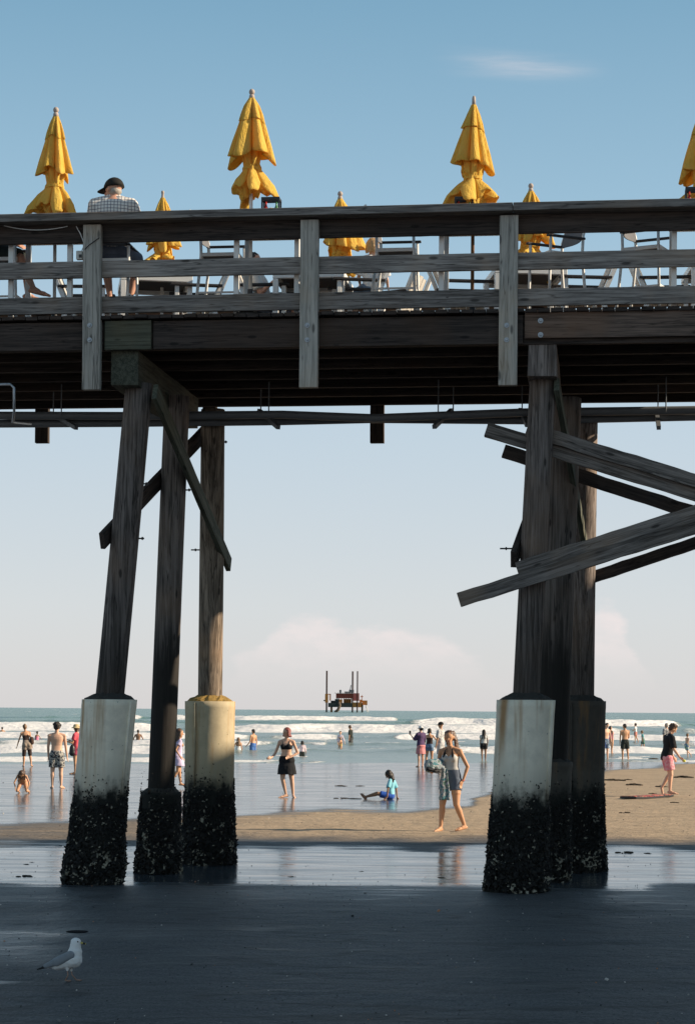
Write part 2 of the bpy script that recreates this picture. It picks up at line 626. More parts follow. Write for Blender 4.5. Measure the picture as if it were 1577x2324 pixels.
    r1 = M_(t, 'SUBTRACT', r1, M_(t, 'MULTIPLY', M_(t, 'MULTIPLY', dm, ramp_(t, streak, 0.5, 0.75)), 0.14))
    ag = M_(t, 'MULTIPLY', ag, ramp_(t, streak, 0.25, 0.7, 0.6, 1.0))
    r1 = M_(t, 'SUBTRACT', r1, M_(t, 'MULTIPLY', ag, 0.34))
    r2 = M_(t, 'MULTIPLY_ADD', ramp_(t, streak, 0.35, 0.7), 0.12, 0.10)
    mr = N(t, 'ShaderNodeMix'); sock(wall, mr, 0, t); sock(r1, mr, 2, t); sock(r2, mr, 3, t)
    t.links.new(mr.outputs[0], p.inputs['Roughness'])
    p.inputs['IOR'].default_value = 1.34
    sp = M_(t, 'MULTIPLY_ADD', wall, 0.35, M_(t, 'MULTIPLY_ADD', dm, 0.12, 0.12))
    sp = M_(t, 'ADD', sp, M_(t, 'MULTIPLY', ag, 0.55))
    t.links.new(sp, p.inputs['Specular IOR Level'])
    # bump: grit and footprints on dry sand, ripples on the film
    foot = noise_(t, P, 3.2, 4, 0.6)
    hdry = M_(t, 'ADD', M_(t, 'MULTIPLY', foot, 0.055), M_(t, 'ADD', M_(t, 'MULTIPLY', fine, 0.018), M_(t, 'MULTIPLY', grit, 0.005)))
    hdry = M_(t, 'MULTIPLY', hdry, M_(t, 'MULTIPLY_ADD', dm, -0.1, 1.0))
    rip = noise_(t, map_(t, P, (1.6, 3.6, 1)), 1.0, 4, 0.6)
    rip2 = noise_(t, map_(t, P, (0.45, 0.9, 1)), 1.0, 3, 0.55)
    hwet = M_(t, 'ADD', M_(t, 'MULTIPLY', rip, 0.006), M_(t, 'MULTIPLY', rip2, 0.016))
    mh = N(t, 'ShaderNodeMix'); sock(wall, mh, 0, t); sock(hdry, mh, 2, t); sock(hwet, mh, 3, t)
    bump_(t, p, mh.outputs[0], 1.0, 1.0)
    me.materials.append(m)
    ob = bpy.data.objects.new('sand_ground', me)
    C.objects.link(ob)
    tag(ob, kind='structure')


build_beach()

# ------------------------------------------------------------------ sea with breaking waves
def fbm(x, y, z=0.0, o=4):
    s, a = 0.0, 1.0
    for k in range(o):
        s += a * noise.noise(Vector((x, y, z)))
        x, y, z, a = x * 2.03, y * 2.03, z + 3.7, a * 0.5
    return s


# crest distance, height, foam reach towards the shore, foam reach behind, threshold, x-noise seed
BANDS = [(88, 0.20, 5, 2.5, 0.0, 1.0), (106, 0.34, 6, 3, -0.12, 5.0), (128, 0.36, 5, 2.5, -0.15, 9.0), (156, 0.40, 7, 3, -0.22, 13.0),
         (205, 0.80, 12, 4, -0.42, 17.0), (320, 1.05, 10, 4, 0.16, 25.0), (430, 0.9, 9, 3, 0.36, 29.0)]


def build_sea():
    ys = [66.0]
    while ys[-1] < 15000:
        y = ys[-1]
        ys.append(y + (0.45 if y < 140 else (0.7 if y < 260 else (1.5 if y < 520 else y * 0.012))))
    nx = 300
    v, foam = [], []
    for y in ys:
        half = 0.24 * y + 14
        for i in range(nx + 1):
            x = (i / nx * 2 - 1) * half
            z, fo = 0.0, 0.0
            ysh = y - 0.22 * x
            if y < 620:
                for (yc, A, rf, rb, th, sd_) in BANDS:
                    if abs(ysh - yc) > rf * 2 + 14 or False:
                        continue
                    c = yc + 5.5 * noise.noise(Vector((x * 0.035, sd_, 0))) * (yc / 130) + 1.2 * noise.noise(Vector((x * 0.22, sd_, 2)))
                    d = ysh - c
                    along = noise.noise(Vector((x * (6.5 / yc), sd_ + 2.5, 1))) + 0.35 * noise.noise(Vector((x * 0.2, sd_, 5)))
                    on = sm(th - 0.12, th + 0.2, along)
                    amp = A * (0.35 + 0.65 * on)
                    z += amp * (math.exp(-(d / (rf * 0.22)) ** 2) if d < 0 else math.exp(-(d / (rb * 1.1)) ** 2))
                    n = fbm(x * 0.5, y * 0.28, sd_, 4)
                    if d < 0:
                        m_ = sm(-rf * (0.9 + 0.6 * n), -rf * 0.35, d)
                    else:
                        m_ = 1 - sm(0, rb * (0.6 + 0.8 * n), d)
                    fo = max(fo, on * m_)
                    z += on * m_ * 0.06 * A * fbm(x * 1.6, y * 0.9, sd_, 3)
            chop = 0.06 * fbm(x * 0.35, y * 0.16, 2.2, 4)
            if y > 150:
                chop += 0.12 * sm(150, 400, y) * fbm(x * 0.1, y * 0.06, 8.2, 4)
                wc = fbm(x * 0.09, y * 0.03, 5.5, 4)
                if wc > 0.72 and y > 260:
                    fo = max(fo, sm(0.72, 0.95, wc) * 0.9)
            sh = sm(78, 100, y - 0.44 * x)
            v.append((x, y, SEA + z * sm(82, 100, y - 0.44 * x) + chop * (0.25 + 0.75 * sh)))
            # thin lace of foam left in the shallows
            lace = fbm(x * 0.25, y * 0.12, 31.0, 5)
            if y < 190:
                fo = max(fo, 0.55 * sm(0.42, 0.62, lace))
            foam.append(fo)
    k = nx + 1
    fcs = [(j * k + i, j * k + i + 1, (j + 1) * k + i + 1, (j + 1) * k + i) for j in range(len(ys) - 1) for i in range(nx)]
    me = bpy.data.meshes.new('sea_water')
    me.from_pydata(v, [], fcs)
    a = me.attributes.new('foam', 'FLOAT', 'POINT'); a.data.foreach_set('value', foam)
    me.polygons.foreach_set('use_smooth', [True] * len(me.polygons))
    m, t, p, o = mat('sea_water')
    geo = N(t, 'ShaderNodeNewGeometry')
    P = geo.outputs['Position']
    af = N(t, 'ShaderNodeAttribute', attribute_name='foam').outputs['Fac']
    nz = noise_(t, map_(t, P, (1.3, 0.7, 2.0)), 1.0, 6, 0.65)
    ff = ramp_(t, M_(t, 'ADD', af, M_(t, 'MULTIPLY', M_(t, 'SUBTRACT', nz, 0.5), 0.8)), 0.25, 0.65)
    sepn = N(t, 'ShaderNodeSeparateXYZ'); t.links.new(P, sepn.inputs[0])
    depth = ramp_(t, sepn.outputs[1], 100, 420)
    wcol = mix_(t, depth, (0.20, 0.24, 0.215, 1), (0.125, 0.215, 0.170, 1))
    pat = noise_(t, map_(t, P, (0.06, 0.02, 1)), 1.0, 5, 0.6)
    wcol = mix_(t, M_(t, 'MULTIPLY', ramp_(t, pat, 0.4, 0.7), 0.5), wcol, (0.15, 0.21, 0.19, 1))
    fcol = mix_(t, nz, (0.72, 0.70, 0.68, 1), (0.90, 0.88, 0.86, 1))
    t.links.new(mix_(t, ff, wcol, fcol), p.inputs['Base Color'])
    mr = N(t, 'ShaderNodeMix'); sock(ff, mr, 0, t); sock(0.24, mr, 2, t); sock(0.9, mr, 3, t)
    t.links.new(mr.outputs[0], p.inputs['Roughness'])
    t.links.new(M_(t, 'MULTIPLY_ADD', ff, -0.4, 0.5), p.inputs['Specular IOR Level'])
    p.inputs['IOR'].default_value = 1.33
    r1 = noise_(t, map_(t, P, (0.9, 1.5, 1)), 1.0, 4, 0.6)
    r2 = noise_(t, map_(t, P, (0.16, 0.22, 1)), 1.0, 4, 0.6)
    deep = ramp_(t, sepn.outputs[1], 90, 300, 0.25, 1.0)
    h = M_(t, 'ADD', M_(t, 'MULTIPLY', r1, 0.14), M_(t, 'MULTIPLY', r2, M_(t, 'MULTIPLY', deep, 1.0)))
    h = M_(t, 'MULTIPLY', h, ramp_(t, sepn.outputs[1], 76, 110, 0.12, 1.0))
    h = M_(t, 'ADD', h, M_(t, 'MULTIPLY', M_(t, 'MULTIPLY', nz, ff), 0.12))
    bump_(t, p, h, 1.0, 1.0)
    me.materials.append(m)
    ob = bpy.data.objects.new('sea_water', me)
    C.objects.link(ob)
    tag(ob, kind='structure')


build_sea()

# ------------------------------------------------------------------ unseen building, added to the right to shade the near sand
def build_shade_building():
    r = empty('shade_building', (32, 16, 0))
    tag(r, 'large flat roofed building out of view, added to shade the near sand', 'building')
    cl = plain('pale_stucco', (0.42, 0.40, 0.37), 0.9, 0.2, 0.1, 2)
    gl = plain('dark_window_glass', (0.03, 0.04, 0.05), 0.1, 0.5)
    X0, X1, Y0, Y1, H = 23.0, 41.0, 3.0, 28.6, 12.6
    MB().box(((X0 + X1) / 2, (Y0 + Y1) / 2, H / 2 - 0.3), (X1 - X0, Y1 - Y0, H + 0.6)).build('wall', cl, r)
    MB().box(((X0 + X1) / 2, (Y0 + Y1) / 2, H + 0.14), (X1 - X0 + 0.3, Y1 - Y0 + 0.3, 0.28)).build('roof', cl, r)
    for k in range(3):
        for j in range(4):
            mb = MB().box((X0 - 0.02, Y0 + 4 + j * 5.6, 2.4 + 3.7 * k), (0.10, 2.2, 1.5))
            mb.build('window', gl, r)


build_shade_building()

# ------------------------------------------------------------------ the pier
pier = empty('wooden_pier', (0, 24.4, 0))
tag(pier, 'weathered wooden pier on leaning round piles with a railed deck crossing above the beach', 'pier')


PM = {}


def plank(name, p0, p1, th, h, m, parent=None, side=None, seg=14, jit=0.0012, bev=0.004):
    """board from p0 to p1; h is its height, th its thickness along 'side' (default across the pier)"""
    parent = parent or pier
    p0, p1 = Vector(p0), Vector(p1)
    X = p1 - p0
    L = X.length
    X.normalize()
    S = Vector(side) if side is not None else PV
    S = (S - X * S.dot(X)).normalized()
    Z = X.cross(S)
    if Z.z < -1e-6:
        Z = -Z
        S = -S
    rs = []
    for i in range(seg + 1):
        x = -L / 2 + L * i / seg
        jj = lambda: random.uniform(-jit, jit)
        wob = jj()
        rs.append([(x, -th / 2 + jj(), -h / 2 + jj() + wob), (x, th / 2 + jj(), -h / 2 + jj() + wob), (x, th / 2 + jj(), h / 2 + jj() + wob), (x, -th / 2 + jj(), h / 2 + jj() + wob)])
    mb = MB().rings(rs)
    me = mb.mesh(name)
    bm = bmesh.new(); bm.from_mesh(me)
    bmesh.ops.recalc_face_normals(bm, faces=bm.faces)
    es = [e for e in bm.edges if len(e.link_faces) == 2 and e.calc_face_angle(0) > 0.9]
    bmesh.ops.bevel(bm, geom=es, offset=bev, segments=1, affect='EDGES')
    bm.to_mesh(me); bm.free()
    me.materials.append(m)
    ob = bpy.data.objects.new(name, me)
    C.objects.link(ob)
    R = Matrix((X, S, Z)).transposed().to_4x4()
    ob.parent = parent
    mid = (p0 + p1) / 2
    ob.matrix_local = Matrix.Translation(mid - WLOC[parent.name]) @ R
    PM[ob.name] = Matrix.Translation(mid) @ R
    return ob, mid, (X, S, Z)


def ab(x, y, b):
    return loc_ab(pp(x, y, b))


A0, A1 = -7.0, 22.0  # near half carried on out of view to shade the front piles
# deck boards; far half cut short out of view to let sunlight through
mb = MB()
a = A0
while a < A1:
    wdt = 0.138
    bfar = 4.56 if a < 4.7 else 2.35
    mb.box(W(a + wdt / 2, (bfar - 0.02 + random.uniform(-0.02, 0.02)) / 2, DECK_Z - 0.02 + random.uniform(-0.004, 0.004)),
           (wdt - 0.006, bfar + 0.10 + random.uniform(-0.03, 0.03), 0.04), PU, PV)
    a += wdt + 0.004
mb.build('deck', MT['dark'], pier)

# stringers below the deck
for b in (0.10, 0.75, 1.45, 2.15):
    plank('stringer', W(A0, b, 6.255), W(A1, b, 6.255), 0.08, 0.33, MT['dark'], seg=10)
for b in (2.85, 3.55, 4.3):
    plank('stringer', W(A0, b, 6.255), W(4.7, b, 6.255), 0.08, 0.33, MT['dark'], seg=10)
# outer fascia boards: the reddish one on the right stands proud
aR = ab(1190, 745, 0.02)[0]
aS = ab(240, 750, 0.02)[0]
plank('fascia_board', W(A0, 0.03, 6.25), W(aS - 0.02, 0.03, 6.25), 0.05, 0.32, MT['dark'])
plank('fascia_board', W(aS + 0.56, 0.03, 6.25), W(aR - 0.02, 0.03, 6.25), 0.05, 0.32, MT['dark'])
fr, frm, fax = plank('fascia_board', W(aR, 0.02, 6.29), W(A1, 0.02, 6.29), 0.055, 0.285, MT['red'])
fr['label'] = 'reddish brown fascia board with two galvanised bolts at its end'
plank('splice_plate', W(aS, 0.01, 6.25), W(aS + 0.54, 0.01, 6.25), 0.06, 0.33, MT['green'])


def bolt_on(parent, c, nrm, r=0.028):
    """galvanised bolt and washer; c in world"""
    mb = MB()
    n = Vector(nrm)
    mb.tube([c, c + n * 0.008], r, 14)
    mb.tube([c + n * 0.008, c + n * 0.022], [r * 0.62, r * 0.4], 10)
    me = mb.mesh('bolt')
    inv = PM[parent.name].inverted()
    me.transform(inv)
    me.materials.append(MT['steel'])
    ob = bpy.data.objects.new('bolt', me)
    C.objects.link(ob)
    ob.parent = parent
    return ob


for yy in (728, 760):
    p = pp(1226, yy, -0.0085)
    bolt_on(fr, p, -PV, 0.03)

# railing posts
for (x, yb, ytop) in ((211, 887, 512), (702, 882, 503), (1152, 877, 490), (-330, 893, 520), (1640, 870, 480)):
    a, _, zb = ab(x, yb, 0.0)
    po_, pm, ax = plank('railing_post', W(a, -0.045, zb), W(a, -0.045, 7.50), 0.09, 0.205, MT['post'], side=PV, seg=8)
    for y2 in (742, 775):
        z2 = ab(x - 3, y2 if x > 0 else y2, 0)[2] if x < 1500 and x > 0 else 6.3
        bolt_on(po_, W(a - 0.015, -0.0925, z2), -PV, 0.028)
# rails: cap, face board, two lower rails
joints = [A0, ab(700, 500, 0)[0], A1]
aJ = ab(1165, 480, 0)[0]
plank('handrail', W(A0, -0.075, 7.57), W(aJ - 0.003, -0.075, 7.57), 0.24, 0.088, MT['rail'], seg=24)
plank('handrail', W(aJ + 0.003, -0.075, 7.57), W(A1, -0.075, 7.57), 0.24, 0.088, MT['rail'], seg=12)
segs = [(A0, ab(702, 600, 0)[0]), (ab(702, 600, 0)[0] + 0.004, ab(1152, 600, 0)[0]), (ab(1152, 600, 0)[0] + 0.004, A1)]
for (s0, s1) in segs:
    plank('rail', W(s0, 0.025, 7.432), W(s1, 0.025, 7.432), 0.045, 0.235, MT['dark' if True else 'rail'], seg=18)
    plank('rail', W(s0, 0.025, 7.01), W(s1, 0.025, 7.01), 0.045, 0.19, MT['rail'], seg=18)
    plank('rail', W(s0, 0.025, 6.605), W(s1, 0.025, 6.605), 0.045, 0.19, MT['rail'], seg=18)
# far side: posts hanging below the deck and a lower rail
for x in (-285, 95, 475, 855, 1215):
    a, _, zb = ab(x, 1005, 4.60)
    if a < 4.6:
        plank('railing_post', W(a, 4.64, zb), W(a, 4.64, 7.42), 0.09, 0.19, MT['dark'], seg=8)
plank('handrail', W(A0, 4.62, 7.45), W(4.7, 4.62, 7.45), 0.2, 0.05, MT['red'], seg=12)
for z in (7.28, 6.9, 6.6):
    plank('rail', W(A0, 4.57, z), W(4.7, 4.57, z), 0.045, 0.19, MT['red'], seg=12)

# pile caps
aL = ab(284, 830, 0.1)[0]
aC = ab(1230, 815, 0.1)[0]
for (a, z0) in ((aL, 5.69), (aC, 5.73)):
    plank('pile_cap', W(a, 0.08, (z0 + 6.09) / 2), W(a, 3.55, (z0 + 6.09) / 2), 0.32, 6.085 - z0, MT['green' if a < 0 else 'pile'], side=PU, seg=8, jit=0.006)

# sleeve materials
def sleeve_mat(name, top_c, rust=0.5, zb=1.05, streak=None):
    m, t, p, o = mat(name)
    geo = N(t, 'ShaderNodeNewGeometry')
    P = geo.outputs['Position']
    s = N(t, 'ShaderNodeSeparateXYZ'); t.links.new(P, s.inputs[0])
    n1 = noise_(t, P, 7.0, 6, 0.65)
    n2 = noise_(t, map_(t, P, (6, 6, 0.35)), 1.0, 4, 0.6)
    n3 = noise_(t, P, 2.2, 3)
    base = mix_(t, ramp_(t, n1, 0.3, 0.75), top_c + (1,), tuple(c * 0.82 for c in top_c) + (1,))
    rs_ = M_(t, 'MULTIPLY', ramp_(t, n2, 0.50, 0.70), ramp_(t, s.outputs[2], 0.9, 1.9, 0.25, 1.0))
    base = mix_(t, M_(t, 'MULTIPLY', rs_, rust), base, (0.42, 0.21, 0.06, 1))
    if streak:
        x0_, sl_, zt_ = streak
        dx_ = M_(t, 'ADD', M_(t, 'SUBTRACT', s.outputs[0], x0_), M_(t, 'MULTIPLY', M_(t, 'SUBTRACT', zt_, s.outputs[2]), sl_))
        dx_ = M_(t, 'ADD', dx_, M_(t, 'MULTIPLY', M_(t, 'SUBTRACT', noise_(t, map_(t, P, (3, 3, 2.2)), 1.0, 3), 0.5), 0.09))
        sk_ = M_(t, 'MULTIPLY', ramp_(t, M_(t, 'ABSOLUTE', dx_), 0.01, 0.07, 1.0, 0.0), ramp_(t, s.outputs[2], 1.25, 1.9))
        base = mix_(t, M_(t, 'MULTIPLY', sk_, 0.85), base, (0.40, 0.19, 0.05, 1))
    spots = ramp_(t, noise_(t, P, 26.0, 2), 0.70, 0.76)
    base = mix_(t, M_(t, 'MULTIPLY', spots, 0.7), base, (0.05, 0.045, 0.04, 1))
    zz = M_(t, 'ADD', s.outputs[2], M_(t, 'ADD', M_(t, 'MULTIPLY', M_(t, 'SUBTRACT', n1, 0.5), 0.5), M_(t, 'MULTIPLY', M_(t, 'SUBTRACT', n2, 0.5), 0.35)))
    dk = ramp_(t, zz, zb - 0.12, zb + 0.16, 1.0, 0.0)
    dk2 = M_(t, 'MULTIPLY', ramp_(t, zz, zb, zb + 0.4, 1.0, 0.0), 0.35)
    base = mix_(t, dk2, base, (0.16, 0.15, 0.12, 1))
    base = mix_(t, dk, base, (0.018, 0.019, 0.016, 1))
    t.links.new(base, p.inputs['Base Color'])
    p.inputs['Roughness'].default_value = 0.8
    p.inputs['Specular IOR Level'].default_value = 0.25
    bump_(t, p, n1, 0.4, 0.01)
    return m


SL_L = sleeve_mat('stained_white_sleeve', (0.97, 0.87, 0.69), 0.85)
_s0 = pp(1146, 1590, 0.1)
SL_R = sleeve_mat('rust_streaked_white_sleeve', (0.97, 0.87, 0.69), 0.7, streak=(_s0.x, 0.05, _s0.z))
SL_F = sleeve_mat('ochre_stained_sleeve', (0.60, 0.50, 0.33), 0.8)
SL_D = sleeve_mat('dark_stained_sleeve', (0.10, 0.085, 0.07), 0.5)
mort = plain('dark_mortar', (0.06, 0.055, 0.048), 0.95, 0.2, 0.3, 14, bump=0.02)
mortF = plain('ochre_rubble', (0.34, 0.22, 0.07), 0.95, 0.2, 0.45, 25, bump=0.03)
crustm, t_, p_, o_ = mat('mussel_crust')
oi_ = N(t_, 'ShaderNodeNewGeometry')
nn = noise_(t_, oi_.outputs['Position'], 5.0, 3, 0.6)
rnd = oi_.outputs['Random Per Island']
sz_ = N(t_, 'ShaderNodeSeparateXYZ'); t_.links.new(oi_.outputs['Position'], sz_.inputs[0])
lowz_ = ramp_(t_, sz_.outputs[2], 0.15, 0.5, 0.8, 0.0)
pale = M_(t_, 'MAXIMUM', M_(t_, 'MULTIPLY', ramp_(t_, rnd, 0.975, 0.98), 0.8), M_(t_, 'MULTIPLY', ramp_(t_, rnd, 0.55, 0.57), M_(t_, 'MAXIMUM', ramp_(t_, nn, 0.61, 0.67), M_(t_, 'MULTIPLY', lowz_, ramp_(t_, nn, 0.53, 0.58)))))
cc_ = mix_(t_, rnd, (0.006, 0.006, 0.006, 1), (0.024, 0.022, 0.018, 1))
cc_ = mix_(t_, pale, cc_, (0.42, 0.38, 0.29, 1))
t_.links.new(cc_, p_.inputs['Base Color'])
p_.inputs['Roughness'].default_value = 0.7
p_.inputs['Specular IOR Level'].default_value = 0.3


def crust(pile, base, axis_fn, r_fn, ztop, nshell, seed):
    rng = random.Random(seed)
    mb = MB()
    for k in range(nshell):
        q = rng.random() ** 0.85
        z = -0.05 + q * (ztop + 0.30)
        th = rng.uniform(0, 2 * pi)
        nb = noise.noise(Vector((cos(th) * 2.2, sin(th) * 2.2, z * 2.4 + seed))) + 0.5 * noise.noise(Vector((cos(th) * 5.5, sin(th) * 5.5, z * 8 + seed)))
        if z > ztop * 0.72 and rng.random() < sm(ztop * 0.66, ztop * 1.06, z + nb * 0.3) * 0.985:
            continue
        if nb > 0.42 and z > 0.3 and rng.random() < 0.6:
            continue
        R = r_fn(z) + 0.003 + 0.034 * max(0, nb + 0.2) * max(0.0, 1 - z / (ztop + 0.15)) + 0.016 * rng.random() * max(0.15, 1 - z / (ztop + 0.1))
        if z < 0.25:
            R += 0.022 * rng.random()
        c = axis_fn(z) + Vector((cos(th) * R, sin(th) * R, 0))
        s = rng.uniform(0.009, 0.024)
        if z > ztop * 0.85:
            s *= 0.65
        if z < 0.5 and rng.random() < 0.25:
            s *= 1.7
        d = Vector((rng.gauss(0, 1), rng.gauss(0, 1), rng.gauss(0, 1))).normalized()
        d2 = d.orthogonal().normalized()
        d3 = d.cross(d2)
        n0 = len(mb.v)
        for pnt in (d * s * 1.3, -d * s * 1.3, d2 * s * 0.8, -d2 * s * 0.8, d3 * s * 0.55, -d3 * s * 0.55):
            mb.v.append(c + pnt)
        for q3 in ((0, 2, 4), (2, 1, 4), (1, 3, 4), (3, 0, 4), (2, 0, 5), (1, 2, 5), (3, 1, 5), (0, 3, 5)):
            mb.face(tuple(n0 + i for i in q3))
    mb.build('mussel_crust', crustm, pile)


def make_pile(top, base, r_top, r_bot, sl, seed, wm='pile'):
    """top, base: world points on the axis. sl = (z top of sleeve, radius top, radius bottom, material, mortar) or None"""
    top, base = Vector(top), Vector(base)
    base = base - UP * 0.25
    ax = lambda z: base + (top - base) * ((z - base.z) / (top.z - base.z))
    rng = random.Random(seed)
    rs = []
    for i in range(26):
        f = i / 25
        c = base + (top - base) * f
        r = r_bot + (r_top - r_bot) * f
        rs.append([c + Vector((cos(2 * pi * j / 28), sin(2 * pi * j / 28), 0)) * r *
                   (1 + 0.035 * noise.noise(Vector((cos(2 * pi * j / 28) * 2, sin(2 * pi * j / 28) * 2, f * 2.5 + seed * 7))))
                   for j in range(28)])
    pl = MB().rings(rs).build('pile', MT[wm], pier, smooth=True)
    if sl:
        zt, r0, r1, m, mo = sl
        mb = MB()
        rings = []
        for i in range(31):
            z = -0.3 + (zt + 0.3) * i / 30
            r = r1 + (r0 - r1) * (z / zt)
            if i >= 29:
                r += 0.004
            rings.append([ax(z) + Vector((cos(2 * pi * j / 40), sin(2 * pi * j / 40), 0)) * r *
                          (1 + 0.012 * noise.noise(Vector((cos(2 * pi * j / 40) * 3, sin(2 * pi * j / 40) * 3, z * 2 + seed)))) for j in range(40)])
        rt = rings[-1]
        rings.append([ax(zt) + (p - ax(zt)) * 0.93 for p in rt])
        rings.append([ax(zt - 0.05) + (p - ax(zt)) * 0.93 for p in rt])
        mb.rings(rings, True, True)
        # overlap seam of the wrapped jacket with its row of rivets
        sth = -0.62 if seed % 2 == 0 else -2.1
        for z0, z1 in ((1.0, zt - 0.02),):
            q = []
            for z in (z0, z1):
                q.append(ax(z) + Vector((cos(sth), sin(sth), 0)) * (r1 + (r0 - r1) * z / zt + 0.004))
            mb.bar(q[0], q[1], 0.012, 0.05, up=Vector((cos(sth), sin(sth), 0)))
        s_ = mb.build('sleeve', m, pl)
        s_.data.polygons.foreach_set('use_smooth', [True] * len(s_.data.polygons))
        # mortar collar
        mr_ = []
        for k, (dz, f) in enumerate(((-0.04, 0.94), (0.0, 0.93), (0.03, 0.80), (0.055, 0.62), (0.075, 0.5))):
            mr_.append([ax(zt + dz) + Vector((cos(2 * pi * j / 32), sin(2 * pi * j / 32), 0)) * r0 * f *
                        (1 + (0.05 if k > 1 else 0.0) * noise.noise(Vector((j * 0.9, k * 1.7, seed)))) +
                        UP * (0.03 * noise.noise(Vector((j * 0.8, k, seed + 4))) if k > 0 else 0) for j in range(32)])
        MB().rings(mr_).build('mortar_collar', mo, pl)
        crust(pl, base, ax, lambda z: r1 + (r0 - r1) * max(z, 0) / zt, min(1.05, zt - 0.0), 9000, seed)
    return pl


def feet(x, y, b):
    p = pp(x, y, b)
    return p


def base_at(x, b, yref=2000):
    a = ab(x, yref, b)[0]
    p = W(a, b, 0)
    p.z = gz(p.x, p.y)
    return p


# left bent
make_pile(pp(317, 872, 0.42) , base_at(206, 0.40), 0.158, 0.172, (2.10, 0.315, 0.312, SL_L, mort), 2)
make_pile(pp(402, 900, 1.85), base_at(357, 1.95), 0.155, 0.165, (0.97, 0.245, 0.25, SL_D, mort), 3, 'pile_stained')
make_pile(pp(484, 930, 3.05), base_at(473, 3.55), 0.155, 0.160, (2.10, 0.325, 0.322, SL_F, mortF), 5, 'pile_clean')
# right bent
make_pile(pp(1232, 852, 0.42), base_at(1168, 0.40), 0.150, 0.150, (2.13, 0.328, 0.325, SL_R, mort), 8)
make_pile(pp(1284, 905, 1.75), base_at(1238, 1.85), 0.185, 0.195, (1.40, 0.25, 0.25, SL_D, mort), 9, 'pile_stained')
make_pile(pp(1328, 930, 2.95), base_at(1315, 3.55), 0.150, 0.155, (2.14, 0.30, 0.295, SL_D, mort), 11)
# next bent to the right, out of the picture, that carries the long braces
make_pile(W(6.2, 0.42, 5.72), W(5.95, 0.40, -0.03), 0.158, 0.172, (2.10, 0.315, 0.345, SL_L, mort), 14)
plank('pile_cap', W(6.2, 0.08, 5.9), W(6.2, 2.3, 5.9), 0.30, 0.36, MT['pile'], side=PU, seg=6)

# cross braces of the left bent
plank('cross_brace', pp(352, 888, 0.22), pp(520, 1282, 3.55), 0.06, 0.20, MT['green'], side=PU)
plank('cross_brace', pp(232, 1228, 0.22), pp(462, 985, 3.3), 0.06, 0.20, MT['dark'], side=PU)
# right bent, seen edge on
plank('cross_brace', pp(1262, 872, 0.25), pp(1338, 1302, 3.3), 0.06, 0.18, MT['green'], side=PU)
plank('cross_brace', pp(1165, 1270, 0.22), pp(1262, 1000, 3.2), 0.07, 0.20, MT['dark'], side=PU)
# long braces to the next bent
def long_brace(x0, y0, x1, y1, b0, h, m, b1=None, th=0.07):
    k = 1.0 + 300.0 / (x1 - x0)          # runs on to the next bent
    x1, y1 = x0 + (x1 - x0) * k, y0 + (y1 - y0) * k
    plank('long_brace', pp(x0, y0, b0), pp(x1, y1, b0 if b1 is None else b1), th, h, m, side=PV, seg=26, jit=0.004)


long_brace(1103, 975, 1700, 1158, 0.66, 0.165, MT['brace'])
long_brace(1195, 974, 1700, 1129, 0.60, 0.15, MT['brace'])
long_brace(1142, 1024, 1700, 1205, 2.12, 0.16, MT['dark'])
long_brace(1041, 1362, 1700, 1157, 0.13, 0.165, MT['brace'])
long_brace(1172, 1291, 1700, 1123, 0.19, 0.15, MT['brace'])
long_brace(1310, 1322, 1700, 1190, 3.22, 0.15, MT['dark'])
# bolts sticking out of the piles
for (x, y, b, dx, pr_) in ((322, 1222, 0.45, -1, 0.03), (446, 1248, 3.3, 1, 0.07), (1150, 1245, 0.4, 1, 0.08), (511, 1003, 3.1, -1, 0.03), (1340, 1290, 3.3, -1, 0.04), (331, 1098, 0.45, -1, 0.03), (428, 1112, 1.9, -1, 0.03)):
    p1 = pp(x, y, b)
    mb = MB().tube([p1 + PU * dx * 0.2, p1 - PU * dx * pr_], 0.009, 8)
    mb.tube([p1 - PU * dx * 0.002, p1 - PU * dx * 0.018], 0.020, 6)
    mb.build('bolt', MT['black'], pier)

# ------------------------------------------------------------------ pipes, conduit and box hung on the pier
pr = empty('utility_pipe', tuple(pp(788, 948, 2.6)))
tag(pr, 'pair of grey utility pipes slung under the pier deck on short hangers', 'pipe')
for pts, b in ((((-60, 943), (300, 944), (640, 941), (850, 949), (1190, 936), (1640, 930), (2400, 920)), 2.55), (((-60, 962), (300, 960), (640, 956), (850, 951), (1190, 954), (1640, 944), (2400, 928)), 2.8)):
    path = []
    for (x0, y0), (x1, y1) in zip(pts, pts[1:]):
        for k in range(4):
            path.append(pp(x0 + (x1 - x0) * k / 4, y0 + (y1 - y0) * k / 4, b))
    path.append(pp(*pts[-1], b))
    MB().tube(path, 0.052, 12).build('pipe', MT['pipe'], pr, smooth=True)
for (x0, y0, x1, y1) in ((118, 938, 174, 971), (588, 932, 632, 970), (1024, 931, 985, 969), (1488, 927, 1494, 971), (1180, 930, 1196, 965)):
    mb = MB()
    mb.bar(pp(x0, y0, 3.0), pp(x1, y1, 2.3), 0.05, 0.05)
    for (x, b) in ((x0 + 4, 2.95), (x0 + 22 if x1 > x0 else x0 - 30, 2.5)):
        q = pp(x, y0 + 8, b)
        mb.tube([q, Vector((q.x, q.y, 6.12))], 0.008, 6)
    mb.build('pipe_hanger', MT['pipe'], pr)
cd = MB().tube([pp(-60, 874, 0.15), pp(24, 872, 0.15), pp(33, 880, 0.15), pp(33, 935, 0.15), pp(30, 958, 0.5), pp(70, 962, 1.6)], 0.016, 8).build('electrical_conduit', MT['steel'], None, smooth=True)
tag(cd, 'thin grey conduit bent down from the deck edge at the far left of the pier', 'conduit')
jb = empty('junction_box', tuple(pp(186, 580, 0.06)))
tag(jb, 'small pale electrical box beside the left railing post with a white cable', 'electrical box')
